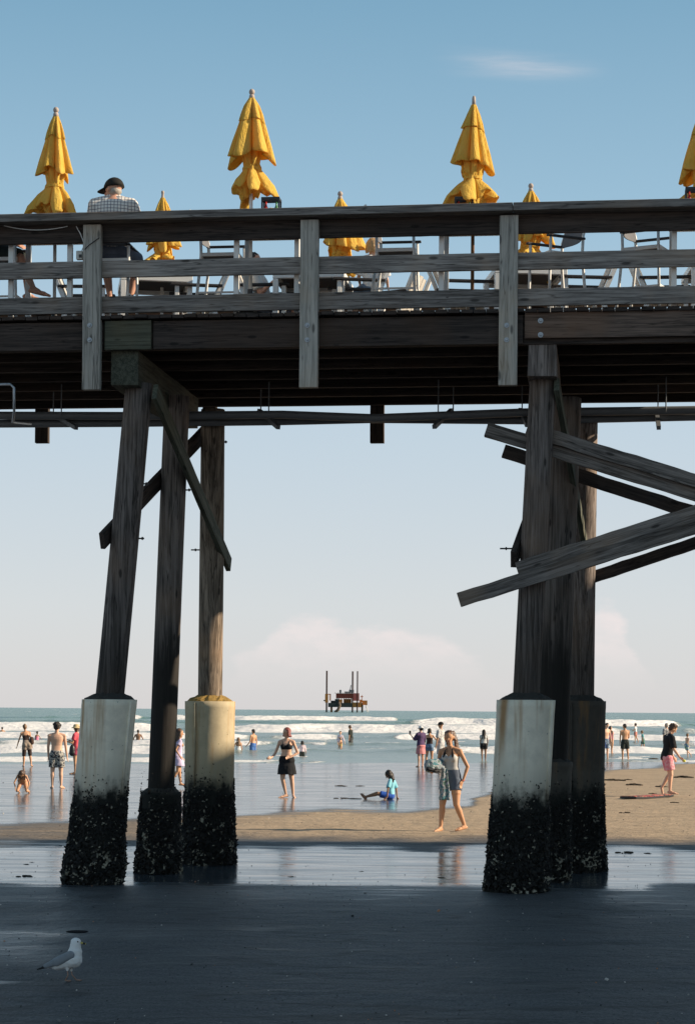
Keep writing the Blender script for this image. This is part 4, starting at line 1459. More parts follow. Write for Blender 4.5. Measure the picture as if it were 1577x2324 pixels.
class Fig:
    """a posed figure: limb directions are given in world axes (x right in the photo, y away, z up)"""

    def __init__(s, H, yaw, pose, female=False, child=False):
        s.H, s.yaw, s.pose, s.fem, s.child = H, yaw, pose, female, child
        s.R = Matrix.Rotation(yaw, 3, 'Z')
        up = Vector(pose.get('lean', (0, 0, 1))).normalized()
        fwd = s.R @ V(0, 1, 0)
        s.right = s.R @ V(1, 0, 0)
        s.right = (s.right - up * s.right.dot(up)).normalized()
        s.up, s.fwd = up, up.cross(s.right)
        hs = 1.18 if child else 1.0
        s.hs = hs
        s.hip = V(0, 0, 0)
        tl = 0.300 * H if not child else 0.29 * H
        s.tl = tl
        s.neck = s.up * tl
        sw = (0.098 if female else 0.112) * H * (0.92 if child else 1)
        s.sw = sw
        hdir = Vector(pose.get('head', tuple(up))).normalized()
        s.headc = s.neck + up * (0.035 - pose.get('drop', 0.006)) * H + hdir * 0.080 * H * hs ** 0.5
        hy = pose.get('hyaw', 0.0)
        hr = Matrix.Rotation(hy, 3, 'Z') @ s.right
        s.hright = (hr - hdir * hr.dot(hdir)).normalized()
        s.hup = hdir
        s.hfwd = hdir.cross(s.hright)
        s.HR = Matrix((s.hright, s.hfwd, s.hup)).transposed()
        s.sh, s.el, s.wr, s.ha, s.kn, s.an, s.to, s.hj, s.hd = {}, {}, {}, {}, {}, {}, {}, {}, {}
        shrug = pose.get('shrug', -0.006)
        for k, sg in (('R', 1), ('L', -1)):
            ua, fa = [Vector(d).normalized() for d in pose.get('arm' + k, ((0.10 * sg * cos(yaw), 0.1 * sg * sin(yaw), -1), (0.03 * sg, 0, -1)))]
            s.sh[k] = s.up * (tl * 0.93 + shrug * H) + s.right * sg * sw
            s.el[k] = s.sh[k] + ua * 0.170 * H
            s.wr[k] = s.el[k] + fa * 0.142 * H
            s.hd[k] = fa
            th, shn, ft = [Vector(d).normalized() for d in pose.get('leg' + k, ((0.02 * sg, 0, -1), (0.01 * sg, 0, -1), tuple(s.R @ V(0.25 * sg, 1, 0))))]
            s.hj[k] = s.right * sg * 0.050 * H - s.up * 0.012 * H
            s.kn[k] = s.hj[k] + th * 0.238 * H
            s.an[k] = s.kn[k] + shn * 0.232 * H
            s.to[k] = s.an[k] + ft * 0.105 * H
        lows = [s.to[k].z - 0.020 * H for k in 'RL'] + [s.an[k].z - 0.036 * H for k in 'RL'] + [s.kn[k].z - 0.034 * H for k in 'RL'] + [-0.07 * H]
        s.low = min(lows)

    def T(s):
        tl, H = s.tl, s.H
        f = s.fem
        # t along the spine: half width, half depth, forward offset
        a = [(-0.20, 0.052, 0.052, -0.006), (-0.06, 0.093 if f else 0.086, 0.066, -0.006), (0.10, 0.096 if f else 0.087, 0.066, -0.006), (0.28, 0.083 if f else 0.083, 0.056, 0.0),
             (0.42, 0.070 if f else 0.080, 0.050, 0.002), (0.58, 0.075 if f else 0.086, 0.055, 0.002), (0.74, 0.085 if f else 0.098, 0.062, 0.0), (0.86, 0.088 if f else 0.102, 0.055, -0.004),
             (0.95, 0.070 if f else 0.078, 0.042, -0.008), (1.02, 0.036, 0.034, -0.006), (1.10, 0.029 if f else 0.033, 0.030, 0.0)]
        k = 0.95 if s.child else 1.0
        return [(t * tl, w_ * H * k, d * H, o * H) for t, w_, d, o in a]

    def ring(s, h, w_, d, o, seg=20, pw=0.85):
        r = []
        for j in range(seg):
            th = 2 * pi * j / seg
            cx, sy_ = cos(th), sin(th)
            r.append(s.up * h + s.right * (math.copysign(abs(cx) ** pw, cx) * w_) + s.fwd * (math.copysign(abs(sy_) ** pw, sy_) * d + o))
        return r

    def interp(s, h):
        T = s.T()
        for a, b in zip(T, T[1:]):
            if a[0] <= h <= b[0]:
                q = (h - a[0]) / (b[0] - a[0])
                return tuple(a[i] + (b[i] - a[i]) * q for i in range(4))
        return T[0] if h < T[0][0] else T[-1]

    def trunk(s, mb, t0, t1, grow=0.0, n=9, flare=0.0):
        rs = []
        for i in range(n):
            t = t0 + (t1 - t0) * i / (n - 1)
            _, w_, d, o = s.interp(t * s.tl)
            fl = flare * max(0, (t0 + (t1 - t0) * 0.5 - t))
            rs.append(s.ring(t * s.tl, w_ + grow + fl, d + grow + fl, o))
        mb.rings(rs)

    def body(s, fingers=True):
        H = s.H
        mb = MB()
        mb.rings([s.ring(*q) for q in s.T()])
        kf = 0.88 if s.fem else 1.0
        if s.child: kf *= 0.95
        for k, sg in (('R', 1), ('L', -1)):
            sh, el, wr = s.sh[k], s.el[k], s.wr[k]
            mb.rcone(s.up * s.tl * 1.02 + s.right * sg * s.sw * 0.18, sh + s.up * 0.004 * H, 0.026 * H * kf, 0.028 * H * kf)
            mb.rcone(s.up * s.tl * 0.90 + s.right * sg * s.sw * 0.45, sh, 0.034 * H * kf, 0.031 * H * kf)
            mb.rcone(sh, el, 0.029 * H * kf, 0.0225 * H * kf)
            mid = el + (wr - el) * 0.28
            mb.rcone(el, mid, 0.0220 * H * kf, 0.0225 * H * kf)
            mb.rcone(mid, wr, 0.0225 * H * kf, 0.0145 * H * kf)
            s.hand(mb, k, sg, fingers)
            hj, kn, an, to = s.hj[k], s.kn[k], s.an[k], s.to[k]
            tm_ = hj + (kn - hj) * 0.5 + s.fwd * 0.004 * H
            ft_ = 1.06 if s.fem else 1.0
            mb.rcone(hj, tm_, 0.053 * H * ft_, 0.0475 * H * ft_)
            mb.rcone(tm_, kn, 0.0475 * H * ft_, 0.034 * H)
            calf = kn + (an - kn) * 0.30 - s.fwd * 0.006 * H
            mb.rcone(kn, calf, 0.031 * H, 0.034 * H)
            mb.rcone(calf, an, 0.034 * H, 0.0185 * H)
            ft = (to - an).normalized()
            heel = an - ft * 0.022 * H - UP * 0.018 * H
            ball = an + ft * 0.072 * H - UP * 0.022 * H
            mb.rcone(an, an + ft * 0.03 * H - UP * 0.012 * H, 0.019 * H, 0.020 * H)
            mb.rcone(heel, ball, 0.0175 * H, 0.0185 * H, fl=1.0)
            sd = ft.cross(UP).normalized() * sg
            mb.rcone(ball, an + ft * 0.115 * H - UP * 0.028 * H, 0.017 * H, 0.010 * H)
            mb.rcone(ball + sd * 0.014 * H, an + ft * 0.098 * H + sd * 0.016 * H - UP * 0.029 * H, 0.012 * H, 0.008 * H)
        if s.fem:
            for sg in (-1, 1):
                mb.ell(s.up * s.tl * 0.70 + s.right * sg * 0.040 * H + s.fwd * 0.048 * H, 0.034 * H)
            for sg in (-1, 1):
                mb.ell(s.right * sg * 0.042 * H - s.fwd * 0.034 * H - s.up * 0.012 * H, 0.050 * H)
        # neck and head
        q = s.hs
        hc = s.headc
        mb.rcone(s.neck - s.up * 0.01 * H, hc - s.hup * 0.03 * H * q - s.hfwd * 0.012 * H, 0.032 * H * kf, 0.029 * H * kf)
        mb.ell(hc + s.hup * 0.014 * H * q - s.hfwd * 0.006 * H, V(0.0455, 0.057, 0.053) * H * q, s.HR, 16, 10)
        mb.rcone(hc - s.hup * 0.008 * H * q + s.hfwd * 0.014 * H * q, hc - s.hup * 0.047 * H * q + s.hfwd * 0.026 * H * q, 0.036 * H * q, 0.020 * H * q)
        mb.rcone(hc + s.hup * 0.006 * H * q + s.hfwd * 0.046 * H * q, hc - s.hup * 0.014 * H * q + s.hfwd * 0.060 * H * q, 0.006 * H * q, 0.0095 * H * q)
        for sg in (-1, 1):
            mb.ell(hc + s.hright * sg * 0.047 * H * q - s.hfwd * 0.006 * H - s.hup * 0.004 * H, V(0.006, 0.012, 0.019) * H * q, s.HR, 8, 6)
        return mb

    def hand(s, mb, k, sg, fingers):
        H = s.H
        wr, d = s.wr[k], s.hd[k]
        hd = Vector(s.pose.get('hand' + k, tuple(d))).normalized()
        sidev = Vector(s.pose.get('thumb' + k, tuple(s.fwd)))       # towards the thumb
        sidev = (sidev - hd * sidev.dot(hd))
        if sidev.length < 1e-3:
            sidev = hd.orthogonal()
        sidev.normalize()
        pal = hd.cross(sidev) * (1 if sg > 0 else -1)
        c0, c1 = wr + hd * 0.008 * H, wr + hd * 0.040 * H
        mb.rcone(c0, c1, 0.0145 * H, 0.0180 * H, fl=0.62, flat=pal)
        mb.rcone(c0 + sidev * 0.006 * H, c1 + sidev * 0.007 * H, 0.011 * H, 0.012 * H, fl=0.7, flat=pal)
        if not fingers:
            mb.rcone(c1, c1 + hd * 0.038 * H - pal * 0.012 * H * 0, 0.016 * H, 0.010 * H, fl=0.6, flat=pal)
            mb.rcone(c0 + sidev * 0.015 * H, c0 + sidev * 0.028 * H + hd * 0.035 * H, 0.0068 * H, 0.0055 * H)
            s.ha[k] = c1
            return
        cv = s.pose.get('curl', 0.35)
        for i, (off, ln) in enumerate(((0.0150, 0.040), (0.0050, 0.045), (-0.0050, 0.042), (-0.0145, 0.033))):
            b = c1 + sidev * off * H + hd * 0.006 * H
            dd = (hd + sidev * off * 4 + pal * cv * 0.5).normalized()
            m1 = b + dd * ln * 0.48 * H
            e = m1 + (dd + pal * cv).normalized() * ln * 0.52 * H
            mb.rcone(b, m1, 0.0056 * H, 0.0052 * H, 8)
            mb.rcone(m1, e, 0.0052 * H, 0.0043 * H, 8)
        tb = c0 + sidev * 0.014 * H + hd * 0.004 * H
        tm = tb + (sidev * 0.7 + hd + pal * 0.2).normalized() * 0.022 * H
        mb.rcone(tb, tm, 0.0075 * H, 0.0062 * H, 8)
        mb.rcone(tm, tm + (sidev * 0.25 + hd + pal * 0.35).normalized() * 0.022 * H, 0.0062 * H, 0.0050 * H, 8)
        s.ha[k] = c1

    # ---- clothing shells
    def shirt(s, g=0.012, t0=-0.05, t1=0.985, sleeve=0.55, flare=0.0, sg_=0.010):
        mb = MB(); H = s.H
        s.trunk(mb, t0, t1, g, 12, flare)
        if sleeve:
            for k, sg in (('R', 1), ('L', -1)):
                mb.rcone(s.up * s.tl * 1.01 + s.right * sg * s.sw * 0.2, s.sh[k] + s.up * 0.004 * H, 0.026 * H + g, 0.028 * H + g)
                mb.rcone(s.up * s.tl * 0.90 + s.right * sg * s.sw * 0.45, s.sh[k], 0.034 * H + g, 0.031 * H + g)
                if sleeve <= 1:
                    e = s.sh[k] + (s.el[k] - s.sh[k]) * sleeve
                    T = (s.el[k] - s.sh[k]).normalized()
                    s.openring(mb, s.sh[k], e, 0.031 * H + g, 0.029 * H + g + sg_)
                else:
                    mb.rcone(s.sh[k], s.el[k], 0.031 * H + g, 0.027 * H + g)
                    s.openring(mb, s.el[k], s.el[k] + (s.wr[k] - s.el[k]) * (sleeve - 1), 0.027 * H + g, 0.020 * H + g)
        return mb

    def openring(s, mb, p0, p1, r0, r1, seg=16, el=1.0):
        T = (p1 - p0).normalized()
        a = T.orthogonal().normalized(); b = T.cross(a)
        mb.rings([[p0 + T * (p1 - p0).length * q + (a * cos(2 * pi * j / seg) + b * sin(2 * pi * j / seg)) * (r0 + (r1 - r0) * q) for j in range(seg)] for q in (-0.05, 0.3, 0.65, 1.0)])

    def shorts(s, frac=0.6, g=0.012, flare=0.012, t1=0.22):
        mb = MB(); H = s.H
        s.trunk(mb, -0.20, t1, g, 8)
        mb.ell(-s.up * 0.045 * H, V(0.055, 0.05, 0.045) * H + V(g, g, g), None)
        for sg in (-1, 1):
            mb.ell(s.right * sg * (0.042 if s.fem else 0.036) * H - s.fwd * (0.034 if s.fem else 0.022) * H - s.up * 0.012 * H, 0.051 * H + g)
        for k in 'RL':
            e = s.hj[k] + (s.kn[k] - s.hj[k]) * min(frac, 1.0)
            r1 = 0.056 * H - 0.014 * H * min(frac, 1) + g + flare
            s.openring(mb, s.hj[k], e, 0.056 * H + g, r1)
            if frac > 1:
                s.openring(mb, s.kn[k], s.kn[k] + (s.an[k] - s.kn[k]) * (frac - 1), 0.034 * H + g, 0.034 * H + g)
            mb.ell(s.hj[k], 0.055 * H + g)
        return mb

    def skirt(s, t_top=0.2, drop=0.20, flare=0.05, g=0.012):
        mb = MB(); H = s.H
        rs = []
        mid = (s.kn['R'] + s.kn['L']) / 2
        ax = (mid - s.hip).normalized()
        for i in range(8):
            q = i / 7
            if q < 0.45:
                t = t_top + (-0.1 - t_top) * q / 0.45
                _, w_, d, o = s.interp(t * s.tl)
                bk = 0.018 * H * sin(pi * q / 0.6) if s.fem else 0
                rs.append(s.ring(t * s.tl, w_ + g + 0.014 * H * min(1, q / 0.3), d + g + bk, o - bk * 0.6, 24))
            else:
                qq = (q - 0.45) / 0.55
                c = -s.up * 0.1 * s.tl + ax * drop * H * qq
                w_ = 0.108 * H + g + flare * H * qq
                d = (0.084 if s.fem else 0.070) * H + g + flare * H * qq
                rs.append([c + s.right * cos(2 * pi * j / 24) * w_ * (1 + 0.05 * qq * sin(j * 2.6)) + s.fwd * sin(2 * pi * j / 24) * d * (1 + 0.05 * qq * sin(j * 1.9)) for j in range(24)])
        mb.rings(list(reversed(rs)))
        return mb

    def band(s, t0, t1, g=0.006):
        mb = MB()
        s.trunk(mb, t0, t1, g, 5)
        if s.fem and t0 < 0.7 < t1 + 0.05:
            for sg in (-1, 1):
                mb.ell(s.up * s.tl * 0.70 + s.right * sg * 0.040 * s.H + s.fwd * 0.048 * s.H, 0.034 * s.H + g)
        return mb

    # ---- hair and hats
    def hair(s, style, seed=0):
        H, q = s.H, s.hs
        hc = s.headc
        rng = random.Random(seed)
        mb = MB()
        up, fw, rt = s.hup, s.hfwd, s.hright
        mb.ell(hc + up * 0.024 * H * q - fw * 0.014 * H * q, V(0.0495, 0.056, 0.050) * H * q, s.HR, 16, 10)
        mb.ell(hc + up * 0.0 * H - fw * 0.030 * H * q, V(0.046, 0.038, 0.050) * H * q, s.HR, 14, 8)
        if style == 'curly':
            for i in range(46):
                d = V(rng.gauss(0, 1), rng.gauss(-0.3, 1), rng.gauss(0.5, 0.8)).normalized()
                if d.y > 0.45 and d.z < 0.55: continue
                mb.ell(hc + up * 0.02 * H * q - fw * 0.01 * H + s.HR @ V(d.x * 0.050, d.y * 0.056, d.z * 0.052) * H * q, rng.uniform(0.012, 0.019) * H * q, None, 8, 6)
        elif style in ('bob', 'long', 'verylong'):
            L = {'bob': 0.085, 'long': 0.17, 'verylong': 0.25}[style]
            for i in range(26):
                th = rng.uniform(-0.15, pi + 0.15)        # round the back from ear to ear
                b = hc + up * 0.030 * H * q + rt * cos(th) * 0.044 * H * q - fw * (abs(sin(th)) * 0.048 * H * q - 0.004 * H)
                lk = L * rng.uniform(0.85, 1.1) * H
                out = rt * cos(th) * 0.012 * H - fw * abs(sin(th)) * 0.008 * H
                m1 = b - up * 0.07 * H * q + out
                dn = (UP * -1) if style != 'bob' else (-up)
                back = -s.fwd * 0.02 * H if style != 'bob' else V(0, 0, 0)
                e = m1 + dn * max(0.01, lk - 0.07 * H) + out + back + V(rng.uniform(-1, 1), rng.uniform(-1, 1), 0) * 0.010 * H
                mb.rcone(b, m1, 0.014 * H, 0.014 * H, 7)
                mb.rcone(m1, e, 0.014 * H, 0.007 * H, 7)
        elif style == 'ponytail':
            b = hc - fw * 0.055 * H + up * 0.02 * H
            mb.rcone(b, b - fw * 0.03 * H - up * 0.02 * H, 0.012 * H, 0.018 * H)
            mb.rcone(b - fw * 0.03 * H - up * 0.02 * H, b - fw * 0.045 * H - UP * 0.10 * H, 0.018 * H, 0.006 * H)
        elif style == 'bun':
            mb.ell(hc - fw * 0.045 * H + up * 0.055 * H, 0.026 * H)
        return mb

    def cap(s, peak=True):
        H, q = s.H, s.hs
        hc = s.headc
        mb = MB()
        rs = []
        for i in range(7):
            a = radians(2 + 13.5 * i * 1.05)
            rs.append([hc + s.hup * (0.012 + 0.068 * cos(a) - 0.004) * H * q + s.hright * cos(2 * pi * j / 20) * 0.0575 * H * q * sin(a) + s.hfwd * (sin(2 * pi * j / 20) * 0.070 * sin(a) - 0.010) * H * q for j in range(20)])
        mb.rings(rs)
        return mb

    def peak(s, back=False):
        H, q = s.H, s.hs
        hc = s.headc
        mb = MB()
        f = s.hfwd
        top, bot = [], []
        for j in range(11):
            a = radians(-75 + 15 * j)
            base = hc + s.hup * 0.016 * H * q + s.hright * sin(a) * 0.050 * H * q + f * (cos(a) * 0.056) * H * q
            tip = hc + s.hup * (0.009 - 0.004 * abs(sin(a))) * H * q + s.hright * sin(a) * 0.046 * H * q + f * (0.062 + 0.052 * cos(a)) * H * q
            top.append((base, tip))
        n = 0
        for o in (0.0, 0.004 * H):
            for b, t in top:
                mb.v.extend([b - s.hup * o, t - s.hup * o])
        k = 22
        for j in range(10):
            a = j * 2
            mb.face((a, a + 2, a + 3, a + 1)); mb.face((k + a, k + a + 1, k + a + 3, k + a + 2))
            mb.face((a + 1, a + 3, k + a + 3, k + a + 1)); mb.face((a, k + a, k + a + 2, a + 2))
        mb.face((0, 1, k + 1, k)); mb.face((20, k + 20, k + 21, 21))
        return mb

    def face(s, me_parent, lips=True):
        H, q, hc = s.H, s.hs, s.headc
        for sg in (-1, 1):
            p = hc + s.hup * 0.006 * H * q + s.hfwd * 0.0485 * H * q + s.hright * sg * 0.0175 * H * q
            part(s, MB().ell(p, V(0.0065, 0.0030, 0.0034) * H * q, s.HR, 8, 6), 'eye', EYE, me_parent)
        if lips:
            p = hc - s.hup * 0.030 * H * q + s.hfwd * 0.0495 * H * q
            part(s, MB().ell(p, V(0.0135, 0.004, 0.0048) * H * q, s.HR, 8, 6), 'mouth', LIP, me_parent)


def part(f, mb, name, m, parent, voxel=None, smooth=2, disp=0, dsc=20.0):
    """a child mesh in the figure's own space (the parent sits at the figure's local origin)"""
    if voxel:
        return solid(mb, name, m, parent, voxel, smooth, origin=(0, 0, 0), disp=disp, dscale=dsc)
    me = mb.mesh(name)
    bm = bmesh.new(); bm.from_mesh(me); bmesh.ops.recalc_face_normals(bm, faces=bm.faces); bm.to_mesh(me); bm.free()
    me.polygons.foreach_set('use_smooth', [True] * len(me.polygons))
    me.materials.append(m)
    ob = bpy.data.objects.new(name, me)
    C.objects.link(ob)
    ob.parent = parent
    return ob


def person(label, H, yaw, pose, sk='tan', wear=(), hair=None, hairc='brown', pos=None, foot=None, top=None, near=False, fem=False, child=False, face=False, sink=0.0, group=None, cat='person', dx=0.0):
    """wear: list of (kind, kwargs, material, name). pos is where the lowest point stands"""
    f = Fig(H, yaw, pose, fem, child)
    vx = 0.0085 if near else 0.014 * max(0.7, H / 1.7)
    b = solid(f.body(fingers=near), 'person', SK[sk], None, vx, 3 if near else 2, origin=(0, 0, 0))
    WLOC[b.name] = Vector()
    for kind, kw, m, nm in wear:
        mb = getattr(f, kind)(**kw)
        part(f, mb, nm, m, b, vx * 1.1, 2, disp=0.006 if kind in ('shirt', 'shorts', 'skirt') else 0, dsc=13.0)
    if hair:
        part(f, f.hair(hair, hash(label) % 97 if False else len(label)), 'hair', HAIR[hairc], b, vx * 1.1, 1, disp=0.012, dsc=55.0)
    if face:
        f.face(b)
    b.location = Vector(pos) - UP * (f.low + sink)
    tag(b, label, cat, group)
    f.obj = b
    f.off = b.location.copy()
    return f


def fpos(x, y, Y=None, sea=False):
    """standing point seen at x, y: on the sand, or on the water surface"""
    if sea:
        d = ray(x, y)
        t = (SEA - CAMH) / d.z
        return Vector((d.x * t, t, SEA))
    return ground_at(x, y)


BLK = cloth((0.018, 0.018, 0.02)); NAVY = cloth((0.03, 0.035, 0.07)); WHT = cloth((0.78, 0.75, 0.72)); GRYW = cloth((0.55, 0.54, 0.52))
DENIM = cloth((0.12, 0.145, 0.19)); DENIM2 = cloth((0.15, 0.22, 0.32)); PURP = cloth((0.10, 0.06, 0.13)); CYAN = cloth((0.25, 0.58, 0.68)); BLUE = cloth((0.03, 0.10, 0.42))
PINK = cloth((0.80, 0.25, 0.36)); CORAL = cloth((0.70, 0.10, 0.13)); LAV = cloth((0.62, 0.52, 0.70)); GRN = cloth((0.10, 0.22, 0.17)); DKB = cloth((0.055, 0.035, 0.03)); TAUPE = cloth((0.33, 0.26, 0.20))
TEAL = cloth((0.10, 0.30, 0.32)); CAPK = cloth((0.025, 0.024, 0.022)); DKG = cloth((0.035, 0.04, 0.035))

# --- the woman walking up from the water with a towel bundle
wp = ground_at(1022, 1886)
wf = person('woman in white tube top and denim shorts walking up the sand with a rolled towel', 1.70, radians(160),
            dict(lean=(-0.03, -0.02, 1), head=(-0.14, -0.1, 1), hyaw=radians(6), armL=((0.46, 0.05, -0.9), (-0.30, -0.12, -0.9)), handL=(-0.42, -0.1, -0.9), thumbL=(-0.6, -0.6, 0.3),
                 armR=((-0.20, 0.05, -0.95), (-0.22, -0.92, -0.10)), handR=(-0.3, -0.9, -0.2), thumbR=(0, 0, 1), curl=0.5,
                 legL=((0.02, -0.16, -1), (0.38, 0.22, -0.95), (-0.78, -0.62, -0.10)), legR=((-0.16, -0.22, -1), (-0.07, -0.02, -1), (-0.55, -0.8, -0.05))),
            'tan', [('band', dict(t0=0.30, t1=0.74, g=0.010), GRYW, 'tube_top'), ('shorts', dict(frac=0.42, g=0.010, flare=0.004, t1=0.32), DENIM, 'shorts')], None, pos=wp, near=True, fem=True, face=True)
mb = MB()
for sg in (-1, 1):
    a = wf.up * wf.tl * 0.74 + wf.right * sg * 0.045 * 1.7 + wf.fwd * 0.07 * 1.7
    e = wf.up * wf.tl * 1.05 + wf.right * sg * 0.022 * 1.7 - wf.fwd * 0.012
    mid = wf.up * wf.tl * 0.95 + wf.right * sg * 0.036 * 1.7 + wf.fwd * 0.052 * 1.7
    mb.rcone(a, mid, 0.030, 0.014); mb.rcone(mid, e, 0.014, 0.009)
part(wf, mb, 'halter_straps', BLK, wf.obj, 0.009, 1)
hm = MB()
hc = wf.headc; H = 1.7
hm.ell(hc + wf.hup * 0.024 * H - wf.hfwd * 0.014 * H, V(0.0495, 0.056, 0.050) * H, wf.HR, 16, 10)
hm.ell(hc - wf.hfwd * 0.030 * H, V(0.046, 0.038, 0.050) * H, wf.HR, 14, 8)
rng = random.Random(4)
for i in range(30):
    sg = 1 if i % 5 == 0 else -1          # most of it falls over her left shoulder
    q = rng.uniform(0, 1)
    b = hc + wf.hup * 0.045 * H + wf.hright * sg * (0.020 + 0.024 * q) * H - wf.hfwd * (0.02 + 0.035 * q) * H
    m1 = hc - wf.hup * 0.03 * H + wf.hright * sg * (0.050 + 0.008 * q) * H - wf.hfwd * (0.018 + 0.035 * q) * H
    e = wf.up * wf.tl * rng.uniform(0.72, 0.86) + wf.right * sg * (0.055 + 0.03 * q) * H - wf.fwd * (0.02 + 0.04 * q) * H
    if sg == 1:
        m1 = hc - wf.hup * 0.03 * H + wf.hright * 0.040 * H - wf.hfwd * 0.045 * H
        e = wf.up * wf.tl * rng.uniform(0.80, 0.9) + wf.right * 0.03 * H - wf.fwd * 0.075 * H
    hm.rcone(b, m1, 0.017 * H * 0.8, 0.015 * H, 7); hm.rcone(m1, e, 0.015 * H, 0.007 * H, 7)
HAIR['chestnut'] = plain('chestnut_hair', (0.10, 0.05, 0.028), 0.45, 0.5, 0.4, 30)
part(wf, hm, 'hair', HAIR['chestnut'], wf.obj, 0.009, 1, disp=0.008, dsc=60.0)
mb = MB()
p = wf.wr['L']
mb.tube([p + (wf.hd['L'].orthogonal().normalized() * cos(a) + wf.hd['L'].cross(wf.hd['L'].orthogonal().normalized()) * sin(a)) * 0.028 for a in [k * pi / 8 for k in range(17)]], 0.004, 6)
part(wf, mb, 'bracelet', CORAL, wf.obj)
# her towel: a roll under the arm with one end hanging in front of the thigh
to_ = wf.off
rc = wf.wr['R'] + wf.hd['R'] * 0.02 + to_ + V(0.03, 0, 0.01)
mb = MB()
for i in range(9):
    a = i * 0.7
    c0 = rc + V(-0.02 + 0.04 * cos(a), 0.02 * sin(a), 0.085 + 0.055 * sin(a))
    mb.rcone(c0 + V(-0.085, -0.05, -0.02), c0 + V(0.085, 0.10, 0.0), 0.062, 0.055)
rs = []
hip = (wf.hj['R'] * 0.75 + wf.hj['L'] * 0.25) + to_
for i in range(10):
    q = i / 9
    c = V(rc.x + 0.14 + 0.01 * q, hip.y - 0.16 - 0.03 * q, rc.z + 0.02 - 0.52 * q)
    wd = 0.055 + 0.040 * q
    rs.append([c + V(cos(2 * pi * j / 16) * wd, sin(2 * pi * j / 16) * (0.022 + 0.006 * sin(j * 2.2 + i)) + 0.012 * sin(5 * cos(2 * pi * j / 16)), 0.012 * sin(j * 1.3) * q) for j in range(16)])
mb.rings(list(reversed(rs)))
tw = solid(mb, 'towel', PAT_TOWEL, None, 0.010, 2, origin=rc, disp=0.012, dscale=16.0)
tag(tw, 'printed teal and grey towel rolled under the arm of the walking woman, one end hanging', 'towel')
fl_ = zero(empty('flip_flops', (0, 0, 0)))
tag(fl_, 'black flip flops pressed against the rolled towel of the walking woman', 'sandals')
for k in range(2):
    sb = MB()
    rs = []
    for i in range(9):
        q = i / 8
        wd = 0.040 * (0.75 + 0.35 * sin(pi * (q * 0.9 + 0.08)))
        rs.append([V(-0.13 + 0.26 * q, cos(2 * pi * j / 12) * wd, sin(2 * pi * j / 12) * 0.011) for j in range(12)])
    sb.rings(rs)
    sb.tube([V(0.07, 0, 0.008), V(0.05, 0.018, 0.03), V(-0.01, 0.036, 0.012)], 0.006, 6)
    sb.tube([V(0.07, 0, 0.008), V(0.05, -0.018, 0.03), V(-0.01, -0.036, 0.012)], 0.006, 6)
    ob = sb.build('sandal', MT['black'], fl_, smooth=True)
    ob.location = (0.01 * k, 0.02 * k, 0.028 * k)
    ob.rotation_euler = (0.1, 0, 0.15 * k)
fl_.location = rc + V(-0.05, -0.115, -0.02)
fl_.rotation_euler = (0.5, 0.25, 0.2)

# --- woman in the black swimsuit
bf = person('woman with reddish hair in black bikini top and black skirt on the wet sand', 1.66, radians(172),
            dict(lean=(-0.02, 0, 1), head=(0.0, -0.12, 1), hyaw=radians(-42), armR=((-0.34, 0.1, -0.9), (-0.35, -0.75, -0.42)), handR=(-0.5, -0.8, -0.1), thumbR=(0, 0, 1),
                 armL=((0.38, 0.12, -0.9), (-0.72, -0.45, -0.42)), handL=(-0.9, -0.4, -0.15), thumbL=(0, 0, 1), curl=0.9,
                 legR=((-0.02, -0.22, -1), (0.22, 0.12, -1), (-0.88, -0.45, -0.12)), legL=((0.10, -0.08, -1), (0.10, 0.10, -1), (0.2, -0.95, -0.1))),
            'fair', [('band', dict(t0=0.56, t1=0.76, g=0.008), BLK, 'bikini_top'), ('skirt', dict(t_top=0.26, drop=0.155, flare=0.022), BLK, 'skirt')], 'bob', 'red', pos=ground_at(650, 1810), near=True, fem=True, face=True)
mb = MB()
for sg in (-1, 1):
    a = bf.up * bf.tl * 0.74 + bf.right * sg * 0.045 * 1.66 + bf.fwd * 0.066 * 1.66
    mid = bf.up * bf.tl * 0.96 + bf.right * sg * 0.050 * 1.66 + bf.fwd * 0.030 * 1.66
    mb.rcone(a, mid, 0.014, 0.009)
    mb.rcone(mid, bf.up * bf.tl * 0.95 + bf.right * sg * 0.045 * 1.66 - bf.fwd * 0.05 * 1.66, 0.009, 0.009)
part(bf, mb, 'straps', BLK, bf.obj, 0.009, 1)

# --- seated child in blue
person('child in light blue swim shirt and blue shorts sitting on wet sand, legs stretched out', 1.28, radians(72),
       dict(lean=(0.10, -0.04, 1), head=(-0.75, -0.25, 0.8), hyaw=radians(10), drop=0.015, armL=((-0.22, -0.5, -0.85), (-0.10, -0.12, -1)), armR=((0.32, 0.25, -0.9), (0.10, 0.0, -1)), handL=(-0.5, -0.2, -0.5), handR=(0.3, 0, -0.5),
            legL=((-0.93, -0.20, 0.20), (-0.95, -0.05, -0.30), (-0.6, 0.0, 0.75)), legR=((-0.95, 0.15, 0.12), (-0.97, 0.1, -0.24), (-0.6, 0.1, 0.75))),
       'brown', [('shirt', dict(g=0.009, sleeve=0.85, t0=0.0), CYAN, 'swim_shirt'), ('shorts', dict(frac=0.72, g=0.010, flare=0.006, t1=0.12), BLUE, 'shorts')], 'long', 'dark', pos=ground_at(885, 1814), near=True, child=True)

